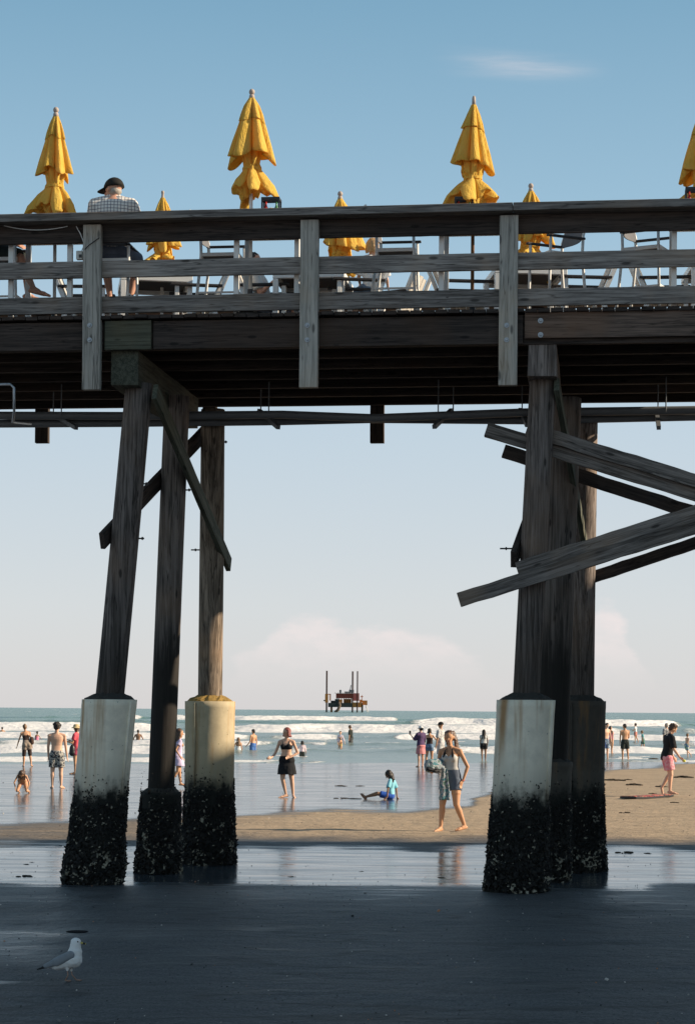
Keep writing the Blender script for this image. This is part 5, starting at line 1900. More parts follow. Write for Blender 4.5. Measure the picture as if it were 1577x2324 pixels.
# --- boy in the floral shorts
person('curly haired boy in black and white floral swim shorts standing on wet sand', 1.73, 0.06,
       dict(head=(0.02, 0.05, 1), hyaw=-0.3, armR=((0.13, 0.06, -1), (0.12, 0.10, -1)), armL=((-0.10, 0.02, -1), (0.0, 0.12, -1)), legR=((0.06, 0.0, -1), (0.02, -0.02, -1), (0.25, 0.9, -0.05)), legL=((-0.05, 0.02, -1), (0.0, -0.04, -1), (-0.25, 0.9, -0.05))),
       'fair', [('shorts', dict(frac=0.80, g=0.014, flare=0.018, t1=0.18), PAT_SHORTS, 'swim_shorts')], 'curly', 'dark', pos=ground_at(129, 1789), near=True)

# --- kneeling child at the far left
person('long haired child kneeling on hands and knees in the wet sand at the far left', 1.12, radians(176),
       dict(lean=(0.05, -0.80, 0.50), head=(0.03, -0.75, 0.10), armR=((-0.38, -0.15, -0.8), (0.25, -0.25, -0.9)), armL=((0.38, -0.15, -0.8), (-0.22, -0.25, -0.9)), handR=(0.1, -0.8, -0.5), handL=(-0.1, -0.8, -0.5),
            legR=((-0.22, -0.60, -0.80), (-0.03, 1.0, -0.04), (0, 0.9, -0.2)), legL=((0.24, -0.60, -0.80), (0.03, 1.0, -0.04), (0, 0.9, -0.2))),
       'tan', [('band', dict(t0=-0.15, t1=0.1, g=0.007), CORAL, 'swimsuit')], 'verylong', 'brown', pos=ground_at(53, 1800), child=True, fem=True)

# --- woman with the brown shoulder bag
f2 = person('woman in brown open backed top and cropped leggings wading, brown bag on her hip', 1.60, radians(20),
            dict(lean=(-0.12, 0.10, 1), head=(-0.25, 0.2, 1), hyaw=0.2, armL=((-0.34, 0.05, -0.93), (-0.30, 0.1, -0.95)), armR=((0.20, 0.0, -0.97), (0.1, 0.3, -0.9)),
                 legL=((-0.06, 0.05, -1), (-0.02, -0.05, -1), (-0.3, 0.9, 0)), legR=((0.12, 0.10, -1), (0.14, -0.1, -1), (0.1, 0.9, -0.1))),
            'tan', [('band', dict(t0=0.30, t1=0.72, g=0.009), DKB, 'top'), ('shorts', dict(frac=0.45, g=0.012, flare=0.006, t1=0.34), TAUPE, 'shorts'), ('shorts', dict(frac=1.12, g=0.006, flare=0.0, t1=0.0), DKB, 'leggings')],
            'bun', 'light', pos=ground_at(61, 1740), fem=True)
o2 = f2.off
mb = MB()
bc_ = f2.right * 0.20 - f2.fwd * 0.03 + f2.up * 0.13 + o2
mb.ell(bc_, (0.085, 0.13, 0.15)); mb.ell(bc_ - UP * 0.07, (0.09, 0.12, 0.09))
path = [bc_ + UP * 0.12, f2.up * f2.tl * 0.6 + f2.right * 0.1 - f2.fwd * 0.12 + o2, f2.up * f2.tl * 1.0 - f2.right * 0.05 - f2.fwd * 0.04 + o2]
mb.tube(path, 0.016, 6)
bg_ = solid(mb, 'shoulder_bag', cloth((0.07, 0.04, 0.03)), None, 0.014, 2, origin=bc_)
tag(bg_, 'dark brown shoulder bag on the hip of the wading woman at the left', 'bag')

# --- person in red with the straw hat
f3 = person('person in a red shirt and straw hat half hidden by the leftmost pile', 1.62, radians(75),
            dict(head=(-0.10, 0, 1), armL=((-0.25, -0.10, -0.95), (-0.92, -0.15, 0.30)), armR=((-0.15, 0.2, -0.95), (-0.9, 0.1, 0.3)), legL=((-0.03, -0.05, -1), (0, 0, -1), (-1, 0, 0)), legR=((0.03, 0.05, -1), (0.0, 0, -1), (-1, 0, 0))),
            'tan', [('shirt', dict(g=0.02, sleeve=0.6, t0=-0.35, flare=0.0), CORAL, 'shirt'), ('shorts', dict(frac=0.5, g=0.012, flare=0.01), cloth((0.45, 0.08, 0.12)), 'shorts')], 'bob', 'brown', pos=ground_at(174, 1757), fem=True)
mb = MB(); hc = f3.headc
mb.rings([[hc + UP * z + V(cos(2 * pi * j / 28) * r, sin(2 * pi * j / 28) * r, 0) for j in range(28)] for z, r in ((0.005, 0.19), (0.035, 0.13), (0.05, 0.105), (0.10, 0.098), (0.135, 0.07), (0.14, 0.02))])
part(f3, mb, 'straw_hat', cloth((0.62, 0.47, 0.25)), f3.obj)
ph = MB().box(f3.ha['L'] + f3.off + V(-0.03, 0, 0.03), (0.012, 0.075, 0.15)).build('phone', MT['black'], None, bevel=0.004)
tag(ph, 'dark phone held out by the person in the red shirt and straw hat', 'phone')
mb = MB()
bc_ = V(-0.12, -0.13, -0.05) + f3.off
mb.ell(bc_, (0.10, 0.10, 0.19)); mb.ell(bc_ - UP * 0.08, (0.11, 0.10, 0.12))
mb.tube([bc_ + UP * 0.15, f3.sh['L'] + f3.off + V(0, -0.04, 0.05)], 0.018, 6)
b3 = solid(mb, 'beach_bag', MT['black'], None, 0.014, 2, origin=bc_)
tag(b3, 'black bag hanging at the side of the person in the red shirt', 'bag')

# --- girl in the lavender dress
person('girl in a short lavender dress walking right between two piles', 1.50, radians(-72),
       dict(lean=(0.05, 0.02, 1), head=(0.10, 0, 1), armR=((-0.40, -0.25, -0.85), (0.52, -0.35, -0.75)), armL=((0.2, 0.2, -1), (0.3, 0.1, -0.9)),
            legR=((-0.05, -0.05, -1), (-0.52, 0.05, -0.85), (0.35, 0.0, -0.9)), legL=((0.16, 0.05, -1), (0.10, 0, -1), (0.95, 0.1, -0.05))),
       'tan', [('shirt', dict(g=0.012, sleeve=0.45, t0=-0.1), LAV, 'dress_top'), ('skirt', dict(t_top=0.25, drop=0.14, flare=0.02), LAV, 'dress_skirt')], 'long', 'brown', pos=ground_at(404, 1790), fem=True, child=True)

# --- pink shorts boy
f4 = person('boy in black t-shirt and pink shorts walking right on the dry sand, looking down', 1.74, radians(-78),
            dict(lean=(0.10, 0, 1), head=(0.62, -0.05, 0.85), armR=((0.12, -0.32, -0.95), (0.55, -0.22, -0.80)), handR=(0.75, -0.1, -0.6), thumbR=(0.5, -0.6, 0.5), armL=((0.25, 0.15, -0.95), (0.5, 0.1, -0.85)), curl=0.8,
                 legR=((0.16, -0.06, -1), (-0.06, 0, -1), (0.92, -0.35, -0.08)), legL=((0.28, 0.05, -0.96), (-0.50, 0.05, -0.86), (0.25, 0.0, -0.95))),
            'fair', [('shirt', dict(g=0.022, sleeve=0.9, t0=-0.18), BLK, 'tshirt'), ('shorts', dict(frac=0.74, g=0.016, flare=0.022, t1=0.1), PAT_PINK, 'shorts')], 'curly', 'brown', pos=ground_at(1512, 1808), near=True)
bl = MB().ell(f4.ha['R'] + f4.off + f4.hd['R'] * 0.045 + V(0.02, -0.02, 0.0), 0.036).build('ball', cloth((0.75, 0.68, 0.10)), None, smooth=True)
tag(bl, 'small yellow ball in the hand of the boy in pink shorts', 'ball')

# --- the group by the water in the middle
f5 = person('woman in a dark purple cover-up and white cap taking a picture with a phone', 1.62, radians(38),
            dict(head=(-0.08, 0.05, 1), armL=((-0.45, 0.35, -0.75), (-0.55, 0.35, 0.85)), armR=((0.05, 0.5, -0.8), (-0.6, 0.6, 0.55)), legL=((-0.04, 0, -1), (0, 0, -1), (-0.5, 0.8, 0)), legR=((0.05, 0.02, -1), (0, 0, -1), (-0.2, 0.9, 0))),
            'fair', [('shirt', dict(g=0.026, sleeve=0.95, t0=-0.30), PURP, 'cover_up'), ('skirt', dict(t_top=0.1, drop=0.17, flare=0.016, g=0.008), cloth((0.65, 0.26, 0.26)), 'skirt')], 'ponytail', 'dark', pos=ground_at(954, 1741), fem=True)
part(f5, f5.cap(), 'cap', WHT, f5.obj); part(f5, f5.peak(), 'cap_peak', WHT, f5.obj)
ph = MB().box(f5.ha['L'] + f5.off + V(-0.01, 0.02, 0.05), (0.075, 0.012, 0.15)).build('phone', MT['black'], None, bevel=0.004)
tag(ph, 'dark phone raised by the woman in the purple cover-up and white cap', 'phone')
person('woman in dark halter top and denim shorts reaching to the man in a black cap', 1.52, radians(-12),
       dict(head=(0.05, 0.1, 1), hyaw=-0.5, armR=((0.62, 0.1, -0.75), (0.85, 0.0, -0.52)), armL=((-0.15, 0.3, -0.9), (0, 0.6, -0.5)), legL=((-0.10, 0.0, -1), (-0.12, -0.2, -1), (0, 0.9, -0.2)), legR=((0.06, 0.06, -1), (0.02, 0, -1), (0.1, 0.9, 0))),
       'tan', [('band', dict(t0=0.22, t1=0.78, g=0.008), DKB, 'halter_top'), ('shorts', dict(frac=0.42, g=0.010, flare=0.006, t1=0.24), DENIM2, 'shorts')], 'bob', 'dark', pos=ground_at(974, 1739), fem=True)
f6 = person('man in a black cap and pale print shirt behind the woman with the towel', 1.78, radians(62),
            dict(head=(-0.08, 0, 1), armL=((-0.15, -0.1, -0.95), (-0.15, 0.05, -0.95)), armR=((0.1, 0.1, -1), (0.1, 0.1, -1))),
            'tan', [('shirt', dict(g=0.020, sleeve=0.8, t0=-0.15), PAT_SHIRT, 'shirt'), ('shorts', dict(frac=0.85, g=0.014, flare=0.012), GRYW, 'shorts')], None, pos=ground_at(999, 1743))
part(f6, f6.cap(), 'cap', CAPK, f6.obj); part(f6, f6.peak(), 'cap_peak', CAPK, f6.obj)
person('long haired girl in grey top and black shorts standing in the shallows, back turned', 1.45, radians(8),
       dict(head=(-0.08, 0.05, 1), hyaw=0.4, armL=((-0.06, 0.1, -1), (-0.02, 0.1, -1)), armR=((0.16, -0.05, -1), (-0.05, 0.4, -0.8)), legR=((0.03, 0, -1), (0.0, 0, -1), (0.2, 0.9, 0)), legL=((-0.03, 0, -1), (0.03, 0, -1), (-0.2, 0.9, 0))),
       'brown', [('shirt', dict(g=0.010, sleeve=0.4, t0=0.12), GRYW, 'top'), ('shorts', dict(frac=0.48, g=0.012, flare=0.014, t1=0.2), BLK, 'shorts')], 'verylong', 'dark', pos=ground_at(1097, 1728), fem=True)

# --- right hand side
person('bare chested man in blue striped trunks beside the rightmost pile, looking down', 1.78, radians(-150),
       dict(lean=(0.02, -0.05, 1), head=(0.30, -0.30, 0.9), armR=((-0.18, -0.05, -0.95), (-0.02, -0.12, -1)), armL=((0.20, -0.05, -0.95), (0.10, -0.3, -0.95)), legR=((-0.05, -0.05, -1), (0.0, 0, -1), (-0.1, -0.9, 0)), legL=((0.05, -0.02, -1), (0.03, 0.02, -1), (0.5, -0.8, 0))),
       'fair', [('shorts', dict(frac=0.82, g=0.014, flare=0.012, t1=0.2), PAT_TRUNK, 'trunks')], 'short', 'dark', pos=ground_at(1373, 1725))
person('woman in a pink swimsuit behind the man in blue striped trunks', 1.55, radians(-60),
       dict(lean=(-0.05, -0.05, 1), head=(-0.15, -0.2, 1), armR=((0.05, -0.15, -1), (-0.1, -0.3, -0.9)), armL=((0.1, 0.1, -1), (0.0, 0.1, -1)), legR=((0.0, -0.05, -1), (-0.10, 0, -1), (0.3, -0.8, 0)), legL=((0.18, 0.05, -1), (0.12, 0, -1), (0.6, -0.5, 0))),
       'tan', [('band', dict(t0=-0.15, t1=0.8, g=0.008), PINK, 'swimsuit')], 'ponytail', 'dark', pos=ground_at(1386, 1712), fem=True)
person('bare chested man in black shorts standing at the waterline, back turned', 1.74, radians(14),
       dict(lean=(-0.02, -0.03, 1), head=(-0.16, 0.10, 1), hyaw=0.6, armL=((-0.12, 0.05, -1), (-0.02, 0.12, -1)), armR=((0.06, 0.3, -0.95), (-0.4, 0.5, -0.5)), legL=((-0.08, 0.02, -1), (0.02, 0, -1), (-0.6, 0.6, -0.1)), legR=((0.10, 0.02, -1), (0.10, 0, -1), (0.3, 0.8, 0))),
       'tan', [('shorts', dict(frac=0.80, g=0.014, flare=0.016, t1=0.2), DKG, 'shorts')], 'short', 'dark', pos=ground_at(1417, 1726))
person('slim child in pale shirt and coral shorts in the shallows, walking left', 1.42, radians(60),
       dict(head=(-0.1, 0, 1), armL=((-0.3, 0, -0.9), (-0.8, 0, 0.3)), armR=((0, 0.1, -1), (-0.2, 0, -1)), legL=((0, 0, -1), (0, 0, -1), (-1, 0.2, 0)), legR=((0.15, 0.05, -1), (0.4, 0, -0.9), (-0.3, 0, -0.9))),
       'tan', [('shirt', dict(g=0.012, sleeve=0.4, t0=0.05), WHT, 'shirt'), ('shorts', dict(frac=0.6, g=0.012, flare=0.01), cloth((0.6, 0.25, 0.2)), 'shorts')], 'short', 'dark', pos=fpos(1441, 1686, sea=True), sink=0.06, child=True)
person('small boy in teal top and grey shorts striding left along the water', 1.16, radians(80),
       dict(lean=(-0.12, 0, 1), head=(-0.3, 0, 1), armL=((0.1, -0.1, -1), (0.0, 0, -1)), armR=((0.2, 0.1, -1), (0.1, 0, -1)), legL=((0.18, -0.05, -1), (0.15, 0, -1), (-0.8, 0, -0.2)), legR=((-0.3, 0.05, -1), (-0.35, 0, -1), (-0.9, 0, -0.1))),
       'tan', [('shirt', dict(g=0.012, sleeve=0.6, t0=0.0), TEAL, 'top'), ('shorts', dict(frac=0.85, g=0.016, flare=0.016), GRN, 'shorts')], 'short', 'light', pos=fpos(1458, 1702, sea=True), sink=0.0, child=True)
person('grey haired man in a striped shirt behind the boy in pink shorts', 1.74, radians(40),
       dict(head=(-0.1, 0.05, 1), hyaw=0.3, armR=((0.25, -0.1, -0.95), (0.25, 0.0, -0.95))),
       'tan', [('shirt', dict(g=0.020, sleeve=0.85, t0=-0.12), PAT_STRIPE, 'shirt'), ('shorts', dict(frac=0.85, g=0.014, flare=0.012), TAUPE, 'shorts')], 'short', 'grey', pos=ground_at(1511, 1716))
person('little boy in blue and green trunks running at the right edge', 1.22, radians(-60),
       dict(lean=(0.08, 0, 1), head=(0.0, 0, 1), hyaw=0.8, armR=((-0.15, -0.2, -0.9), (0.2, -0.2, -0.95)), armL=((0.3, 0.1, -0.9), (0.2, 0.1, -1)), legR=((0.02, -0.05, -1), (0.05, 0, -1), (0.9, -0.2, 0)), legL=((0.25, 0.05, -1), (0.55, 0.1, -0.55), (0.2, 0.3, -0.9))),
       'fair', [('shorts', dict(frac=0.85, g=0.012, flare=0.012, t1=0.2), PAT_GB, 'trunks')], 'short', 'light', pos=ground_at(1557, 1719), child=True)

# --- bathers in the water
person('dark haired bather at the left edge, bare shoulders above the white water', 1.70, 0.1, dict(armR=((0.5, 0.1, -0.8), (0.7, 0.2, -0.6)), armL=((-0.4, 0.1, -0.8), (-0.5, 0.1, -0.8))), 'tan', [('shorts', dict(frac=0.7), NAVY, 'shorts')], 'short', 'dark', pos=fpos(6, 1666, sea=True), sink=1.10)
person('child in a pink swimsuit standing in the foam left of the floral shorts boy', 1.25, 0.4, dict(armR=((0.5, 0.1, -0.8), (0.6, 0.1, -0.6)), armL=((-0.1, 0.1, -0.8), (-0.1, 0.1, -0.8))), 'brown', [('band', dict(t0=-0.15, t1=0.75, g=0.008), PINK, 'swimsuit')], 'ponytail', 'dark', pos=fpos(85, 1682, sea=True), sink=0.60, child=True, fem=True)
person('dark skinned bather standing waist deep between the two left piles', 1.72, 0.0, dict(armR=((0.4, 0.3, -0.8), (-0.2, 0.6, -0.6)), armL=((-0.4, 0.3, -0.8), (0.2, 0.6, -0.6))), 'brown', [('shorts', dict(frac=0.7), NAVY, 'shorts')], 'short', 'dark', pos=fpos(314, 1684, sea=True), sink=0.90)
person('bather with a raised hand, mostly hidden behind the slim middle pile', 1.66, 0.2, dict(armR=((0.35, 0.1, 0.2), (0.12, 0, 1)), armL=((-0.4, 0.3, -0.8), (0.2, 0.6, -0.6))), 'fair', [('band', dict(t0=-0.15, t1=0.75, g=0.008), WHT, 'swimsuit')], 'bob', 'dark', pos=fpos(377, 1690, sea=True), sink=0.75, fem=True)
person('long haired girl in white swimsuit kneeling in the shallows beside the man in blue trunks', 1.45, 0.15, dict(armL=((-0.35, 0.1, -0.9), (-0.35, 0.1, -0.9)), armR=((0.2, 0.1, -1), (0.1, 0.2, -1))), 'tan', [('band', dict(t0=-0.2, t1=0.55, g=0.010), WHT, 'swimsuit')], 'verylong', 'light', pos=fpos(541, 1707, sea=True), sink=0.68, fem=True)
person('bearded man in blue trunks wading thigh deep, turned left', 1.78, radians(52), dict(lean=(0.05, 0, 1), head=(-0.15, 0, 1), armL=((-0.15, 0.0, -0.95), (-0.55, 0.1, -0.7)), armR=((0.15, 0.1, -1), (-0.1, 0.0, -1))), 'tan', [('shorts', dict(frac=0.9, g=0.016, flare=0.016), cloth((0.08, 0.18, 0.45)), 'trunks')], 'short', 'dark', pos=fpos(574, 1706, sea=True), sink=0.58)
person('small dark haired child in a pink and white top standing in the foam', 1.15, 0.1, dict(armL=((-0.6, 0.1, -0.7), (-0.5, 0.1, -0.8)), armR=((0.2, 0.1, -1), (0.15, 0.1, -1))), 'brown', [('shirt', dict(g=0.012, sleeve=1.4, t0=0.02), cloth((0.75, 0.60, 0.62)), 'top'), ('shorts', dict(frac=0.7), DKG, 'shorts')], 'bob', 'dark', pos=fpos(686, 1717, sea=True), sink=0.40, child=True)
person('girl in a white and pink top wading behind a toddler', 1.40, radians(170), dict(head=(0.0, -0.15, 1), armL=((0.35, -0.1, -0.9), (0.3, -0.1, -0.95)), armR=((-0.2, -0.2, -0.95), (0.1, -0.3, -0.9))), 'fair', [('shirt', dict(g=0.012, sleeve=1.5, t0=-0.1), cloth((0.78, 0.66, 0.72)), 'top')], 'short', 'dark', pos=fpos(772, 1696, sea=True), sink=0.42, child=True, fem=True)
person('toddler bending over in the shallows in front of the girl in white and pink', 0.80, radians(-120), dict(lean=(-0.1, -0.35, 1), head=(-0.1, -0.4, 0.9), armL=((0.2, -0.4, -0.9), (0.1, -0.3, -1)), armR=((-0.2, -0.4, -0.9), (-0.1, -0.3, -1))), 'tan', [('shorts', dict(frac=0.5, g=0.014), cloth((0.6, 0.45, 0.2)), 'swim_nappy')], 'short', 'brown', pos=fpos(774, 1699, sea=True), sink=0.16, child=True)
person('man in a dark t-shirt wading knee deep, looking down to the left', 1.78, radians(70), dict(lean=(-0.03, 0, 1), head=(-0.4, 0, 0.9), armL=((-0.05, -0.15, -1), (-0.05, -0.15, -1)), armR=((0.0, 0.1, -1), (-0.1, 0, -1))), 'tan', [('shirt', dict(g=0.020, sleeve=0.9, t0=-0.2), DKG, 'tshirt'), ('shorts', dict(frac=0.95, g=0.016, flare=0.014), cloth((0.08, 0.08, 0.08)), 'shorts')], 'short', 'brown', pos=fpos(796, 1690, sea=True), sink=0.50)

# --- people on the deck
def seat_on(f, x, b, seat_z):
    a, _, _ = loc_ab(pp(x, 600, b))
    f.obj.location = W(a, b, DECK_Z + seat_z + 0.065 * f.H)
    f.off = f.obj.location.copy()


sitR = Matrix.Rotation(ZP, 3, 'Z')
Dm = lambda *v: tuple(sitR @ Vector(v))
pf = person('man in black cap and white plaid shirt sitting at the railing, back to camera', 1.88, ZP + 0.15,
            dict(lean=Dm(-0.02, 0.07, 1), head=Dm(-0.06, 0.06, 1), hyaw=0.95, shrug=-0.006, drop=0.048, armR=(Dm(0.24, 0.40, -0.9), Dm(-0.45, 0.9, 0.1)), armL=(Dm(-0.24, 0.40, -0.9), Dm(0.45, 0.9, 0.1)),
                 legR=(Dm(0.22, 0.95, -0.12), Dm(-0.18, -0.15, -1), Dm(0, 0.9, -0.2)), legL=(Dm(-0.22, 0.95, -0.12), Dm(0.18, -0.15, -1), Dm(0, 0.9, -0.2))),
            'red', [('shirt', dict(g=0.022, sleeve=0.95, t0=-0.05), plaid(), 'plaid_shirt'), ('shorts', dict(frac=0.85, g=0.014, flare=0.01), DENIM, 'shorts')], None, 'grey', pos=(0, 0, 0), near=True)
nb_ = MB().ell(pf.headc - pf.hfwd * 0.020 * 1.8 - pf.hup * 0.012 * 1.8, V(0.044, 0.040, 0.030) * 1.88, pf.HR, 14, 8)
part(pf, nb_, 'hair', HAIR['grey'], pf.obj, 0.009, 1, disp=0.004, dsc=60)
seat_on(pf, 257, 0.46, 0.765)
part(pf, pf.cap(), 'cap', CAPK, pf.obj); part(pf, pf.peak(), 'cap_peak', CAPK, pf.obj)
sg_ = MB()
for s_ in (-1, 1):
    sg_.ell(pf.headc + pf.hup * 0.008 * 1.8 + pf.hfwd * 0.054 * 1.8 + pf.hright * s_ * 0.020 * 1.8, V(0.016, 0.006, 0.011) * 1.8, pf.HR, 10, 6)
    sg_.bar(pf.headc + pf.hup * 0.010 * 1.8 + pf.hfwd * 0.050 * 1.8 + pf.hright * s_ * 0.036 * 1.8, pf.headc + pf.hup * 0.008 * 1.8 - pf.hfwd * 0.006 * 1.8 + pf.hright * s_ * 0.048 * 1.8, 0.005, 0.008)
part(pf, sg_, 'sunglasses', MT['black'], pf.obj)
st_ = MB().box(pf.headc + pf.hup * 0.030 * 1.8 - pf.hfwd * 0.0655 * 1.8, (0.075, 0.006, 0.022), pf.hright, pf.hfwd, pf.hup)
part(pf, st_, 'cap_strap', WHT, pf.obj)

lf = person('person in dark shorts with bare legs sitting behind the railing at the left edge', 1.74, ZP - pi / 2 + 0.3,
            dict(lean=Dm(-0.05, 0.0, 1), armR=(Dm(0.1, -0.2, -0.9), Dm(0.8, 0.1, -0.2)), armL=(Dm(0.1, 0.2, -0.9), Dm(0.8, 0, -0.2)),
                 legR=(Dm(0.9, -0.25, -0.30), Dm(0.42, -0.05, -0.9), Dm(0.95, 0.0, -0.2)), legL=(Dm(0.93, 0.35, -0.15), Dm(0.05, 0.0, -1), Dm(0.95, 0, -0.2))),
            'red', [('shirt', dict(g=0.020, sleeve=0.9, t0=-0.1), cloth((0.09, 0.03, 0.03)), 'shirt'), ('shorts', dict(frac=0.95, g=0.016, flare=0.014), DKG, 'shorts')], 'short', 'brown', pos=(0, 0, 0), near=True)
seat_on(lf, -18, 0.80, 0.86)
cf = person('blond child in a white shirt sitting at the far side of the deck', 1.30, ZP + 0.5,
            dict(head=Dm(-0.05, 0.0, 1), armR=(Dm(0.25, 0.2, -0.9), Dm(0.0, 0.8, -0.3)), armL=(Dm(-0.25, 0.2, -0.9), Dm(0, 0.8, -0.3)), legR=(Dm(-0.3, 0.9, -0.1), Dm(0, 0, -1), Dm(0, 1, 0)), legL=(Dm(-0.6, 0.8, -0.1), Dm(0, 0, -1), Dm(0, 1, 0))),
            'fair', [('shirt', dict(g=0.022, sleeve=0.9, t0=-0.12), WHT, 'shirt'), ('shorts', dict(frac=0.8, g=0.012), DENIM2, 'shorts')], 'bob', 'blond', pos=(0, 0, 0), child=True)
seat_on(cf, 845, 3.5, 0.94)
tf = person('person in a pale shirt leaning in the slatted chair left of the centre post', 1.62, ZP - pi / 2,
            dict(lean=Dm(-0.30, 0, 1), head=Dm(-0.1, 0, 1), armR=(Dm(0.25, -0.1, -0.9), Dm(0.6, -0.1, 0.5)), armL=(Dm(0.3, 0.2, -0.9), Dm(0.7, 0, 0.3)), legR=(Dm(0.95, -0.1, 0.0), Dm(0, 0, -1), Dm(1, 0, 0)), legL=(Dm(0.95, 0.1, 0.0), Dm(0, 0, -1), Dm(1, 0, 0))),
            'red', [('shirt', dict(g=0.020, sleeve=0.8, t0=-0.1), GRYW, 'shirt'), ('shorts', dict(frac=0.9, g=0.014), DENIM, 'shorts')], 'short', 'dark', pos=(0, 0, 0))
seat_on(tf, 606, 3.5, 0.66)

# ------------------------------------------------------------------ gull, board, rig, debris
gull_w = plain('white_feathers', (0.85, 0.83, 0.80), 0.8, 0.2, 0.05, 20)
gull_g = plain('grey_feathers', (0.26, 0.28, 0.30), 0.8, 0.2, 0.15, 30)
gull_k = plain('black_feathers', (0.02, 0.02, 0.022), 0.7, 0.2)
gull_y = plain('yellow_bill', (0.55, 0.45, 0.12), 0.5)
gp = ground_at(152, 2226)
mb = MB()
# local: x to the right (beak), z up; metres
mb.rcone((-0.075, 0, 0.120), (0.040, 0, 0.165), 0.044, 0.075)
mb.rcone((0.045, 0, 0.168), (0.062, 0, 0.225), 0.072, 0.052)
mb.rcone((0.060, 0, 0.225), (0.064, 0, 0.280), 0.052, 0.040)
mb.ell((0.066, 0, 0.298), (0.040, 0.033, 0.034))
mb.rcone((-0.075, 0, 0.120), (-0.135, 0, 0.100), 0.030, 0.016, fl=0.6)
mb.rcone((0.02, 0.022, 0.125), (0.028, 0.024, 0.075), 0.024, 0.010)
mb.rcone((0.01, -0.022, 0.125), (0.012, -0.024, 0.085), 0.024, 0.010)
g = solid(mb, 'seagull', gull_w, None, 0.006, 3, origin=(0, 0, 0))
tag(g, 'white gull with grey wings and dark wing tips standing on the shaded wet sand', 'gull')
WLOC[g.name] = Vector()
for s in (-1, 1):
    mb = MB()
    mb.rcone((0.040, s * 0.060, 0.205), (-0.060, s * 0.052, 0.150), 0.036, 0.038, fl=0.45, flat=V(0, 1, 0))
    mb.rcone((-0.060, s * 0.052, 0.150), (-0.150, s * 0.026, 0.112), 0.036, 0.020, fl=0.4, flat=V(0, 1, 0))
    solid(mb, 'wing', gull_g, g, 0.006, 2, origin=(0, 0, 0))
    mb = MB().rcone((-0.135, s * 0.020, 0.112), (-0.215, s * 0.008, 0.082), 0.014, 0.005, fl=0.5, flat=V(0, 1, 0))
    part(None, mb, 'wing_tip', gull_k, g)
    lm = MB()
    x0 = 0.028 if s > 0 else 0.012
    fx = x0 + (0.035 if s > 0 else -0.015)
    lm.tube([(x0, s * 0.024, 0.085), (x0 + 0.004, s * 0.024, 0.045), (fx, s * 0.024, 0.008)], 0.0045, 8)
    for a in (-0.5, 0, 0.5):
        lm.rcone((fx, s * 0.024, 0.007), (fx + 0.04 * cos(a), s * 0.024 + 0.04 * sin(a), 0.004), 0.005, 0.003, 6)
    part(None, lm, 'leg', plain('pinkish_leg', (0.35, 0.2, 0.14), 0.6), g)
    part(None, MB().ell((0.088, s * 0.028, 0.304), 0.0055), 'eye', gull_k, g)
part(None, MB().rcone((0.098, 0, 0.294), (0.138, 0, 0.286), 0.010, 0.005), 'bill', gull_y, g)
part(None, MB().rcone((0.124, 0, 0.2885), (0.130, 0, 0.287), 0.0085, 0.0075), 'bill_ring', gull_k, g)
g.location = gp
g.rotation_euler = (0, 0, radians(-8))
g.scale = (1.02, 1.0, 0.96)
# hollow in the sand behind the gull: a dark half shell lying open
sp_ = ground_at(176, 2114)
rs = []
for i in range(7):
    q = i / 6
    rs.append([V(cos(2 * pi * j / 28) * 0.100 * (1 - q * q * 0.9), sin(2 * pi * j / 28) * 0.11 * (1 - q * q * 0.9), 0.006 * (1 - (1 - q) ** 2) - 0.002) for j in range(28)])
sh_ = MB().rings(rs).build('dark_shell', plain('wet_dark_shell', (0.008, 0.009, 0.011), 0.9, 0.05, 0.3, 30), None, smooth=True)
sh_.location = sp_
tag(sh_, 'dark oval shell lying on the wet sand just behind the gull', 'shell')

# body board at the boy's feet
q0, q1 = ground_at(1424, 1814), ground_at(1518, 1808)
bx = (q1 - q0); L = bx.length; bx.normalize(); by = UP.cross(bx)
bd = zero(empty('bodyboard', (0, 0, 0)))
tag(bd, 'dark bodyboard with a red printed deck lying by the boy in pink shorts', 'bodyboard')


def board(t0, t1, inset):
    rs = []
    for i in range(15):
        q = i / 14
        wd = (0.27 - inset) * (0.62 + 0.38 * sin(pi * min(1, q * 1.25 + 0.08)) ** 0.6 if q < 0.72 else sqrt(max(0.05, 1 - ((q - 0.72) / 0.30) ** 2)))
        x = (q - 0.5) * (L - inset)
        z = 0.09 * max(0, (0.2 - q)) + 0.03 * max(0, q - 0.7)
        rs.append([V(x, -wd, t0 + z), V(x, wd, t0 + z), V(x, wd, t1 + z), V(x, -wd, t1 + z)])
    return MB().rings(rs)


board(0.004, 0.050, 0.0).build('core', MT['black'], bd, bevel=0.006)
board(0.052, 0.060, 0.03).build('printed_deck', pattern_mat('board_print', [(0.45, 0.05, 0.06), (0.5, 0.3, 0.2), (0.05, 0.04, 0.05), (0.6, 0.2, 0.15)], 4), bd)
bd.location = (q0 + q1) / 2
bd.rotation_euler = (0, 0, atan2(bx.y, bx.x))

# jack-up platform far out at sea
RY = 2000.0
S_ = 0.0412
rig = empty('jackup_platform', (0, RY, SEA))
rx0 = at_depth(709.9 + 1020 * 0, 1615, RY).x
tag(rig, 'rust red jack-up work platform on dark legs far out at sea', 'platform')
rust = plain('rust_red_paint', (0.26, 0.07, 0.05), 0.8, 0.2, 0.4, 0.35)
orng = plain('orange_paint', (0.45, 0.20, 0.06), 0.8, 0.2, 0.4, 0.5)
hull = plain('dark_hull', (0.045, 0.055, 0.055), 0.8, 0.2, 0.3, 0.3)
legm = plain('dark_rusty_leg', (0.045, 0.025, 0.022), 0.8, 0.2, 0.5, 0.4)
whm = plain('weathered_white_paint', (0.55, 0.52, 0.5), 0.7, 0.2, 0.2, 0.5)
zx = lambda z: rx0 + z * S_
zz_ = lambda z: SEA + (1242 - z) * S_


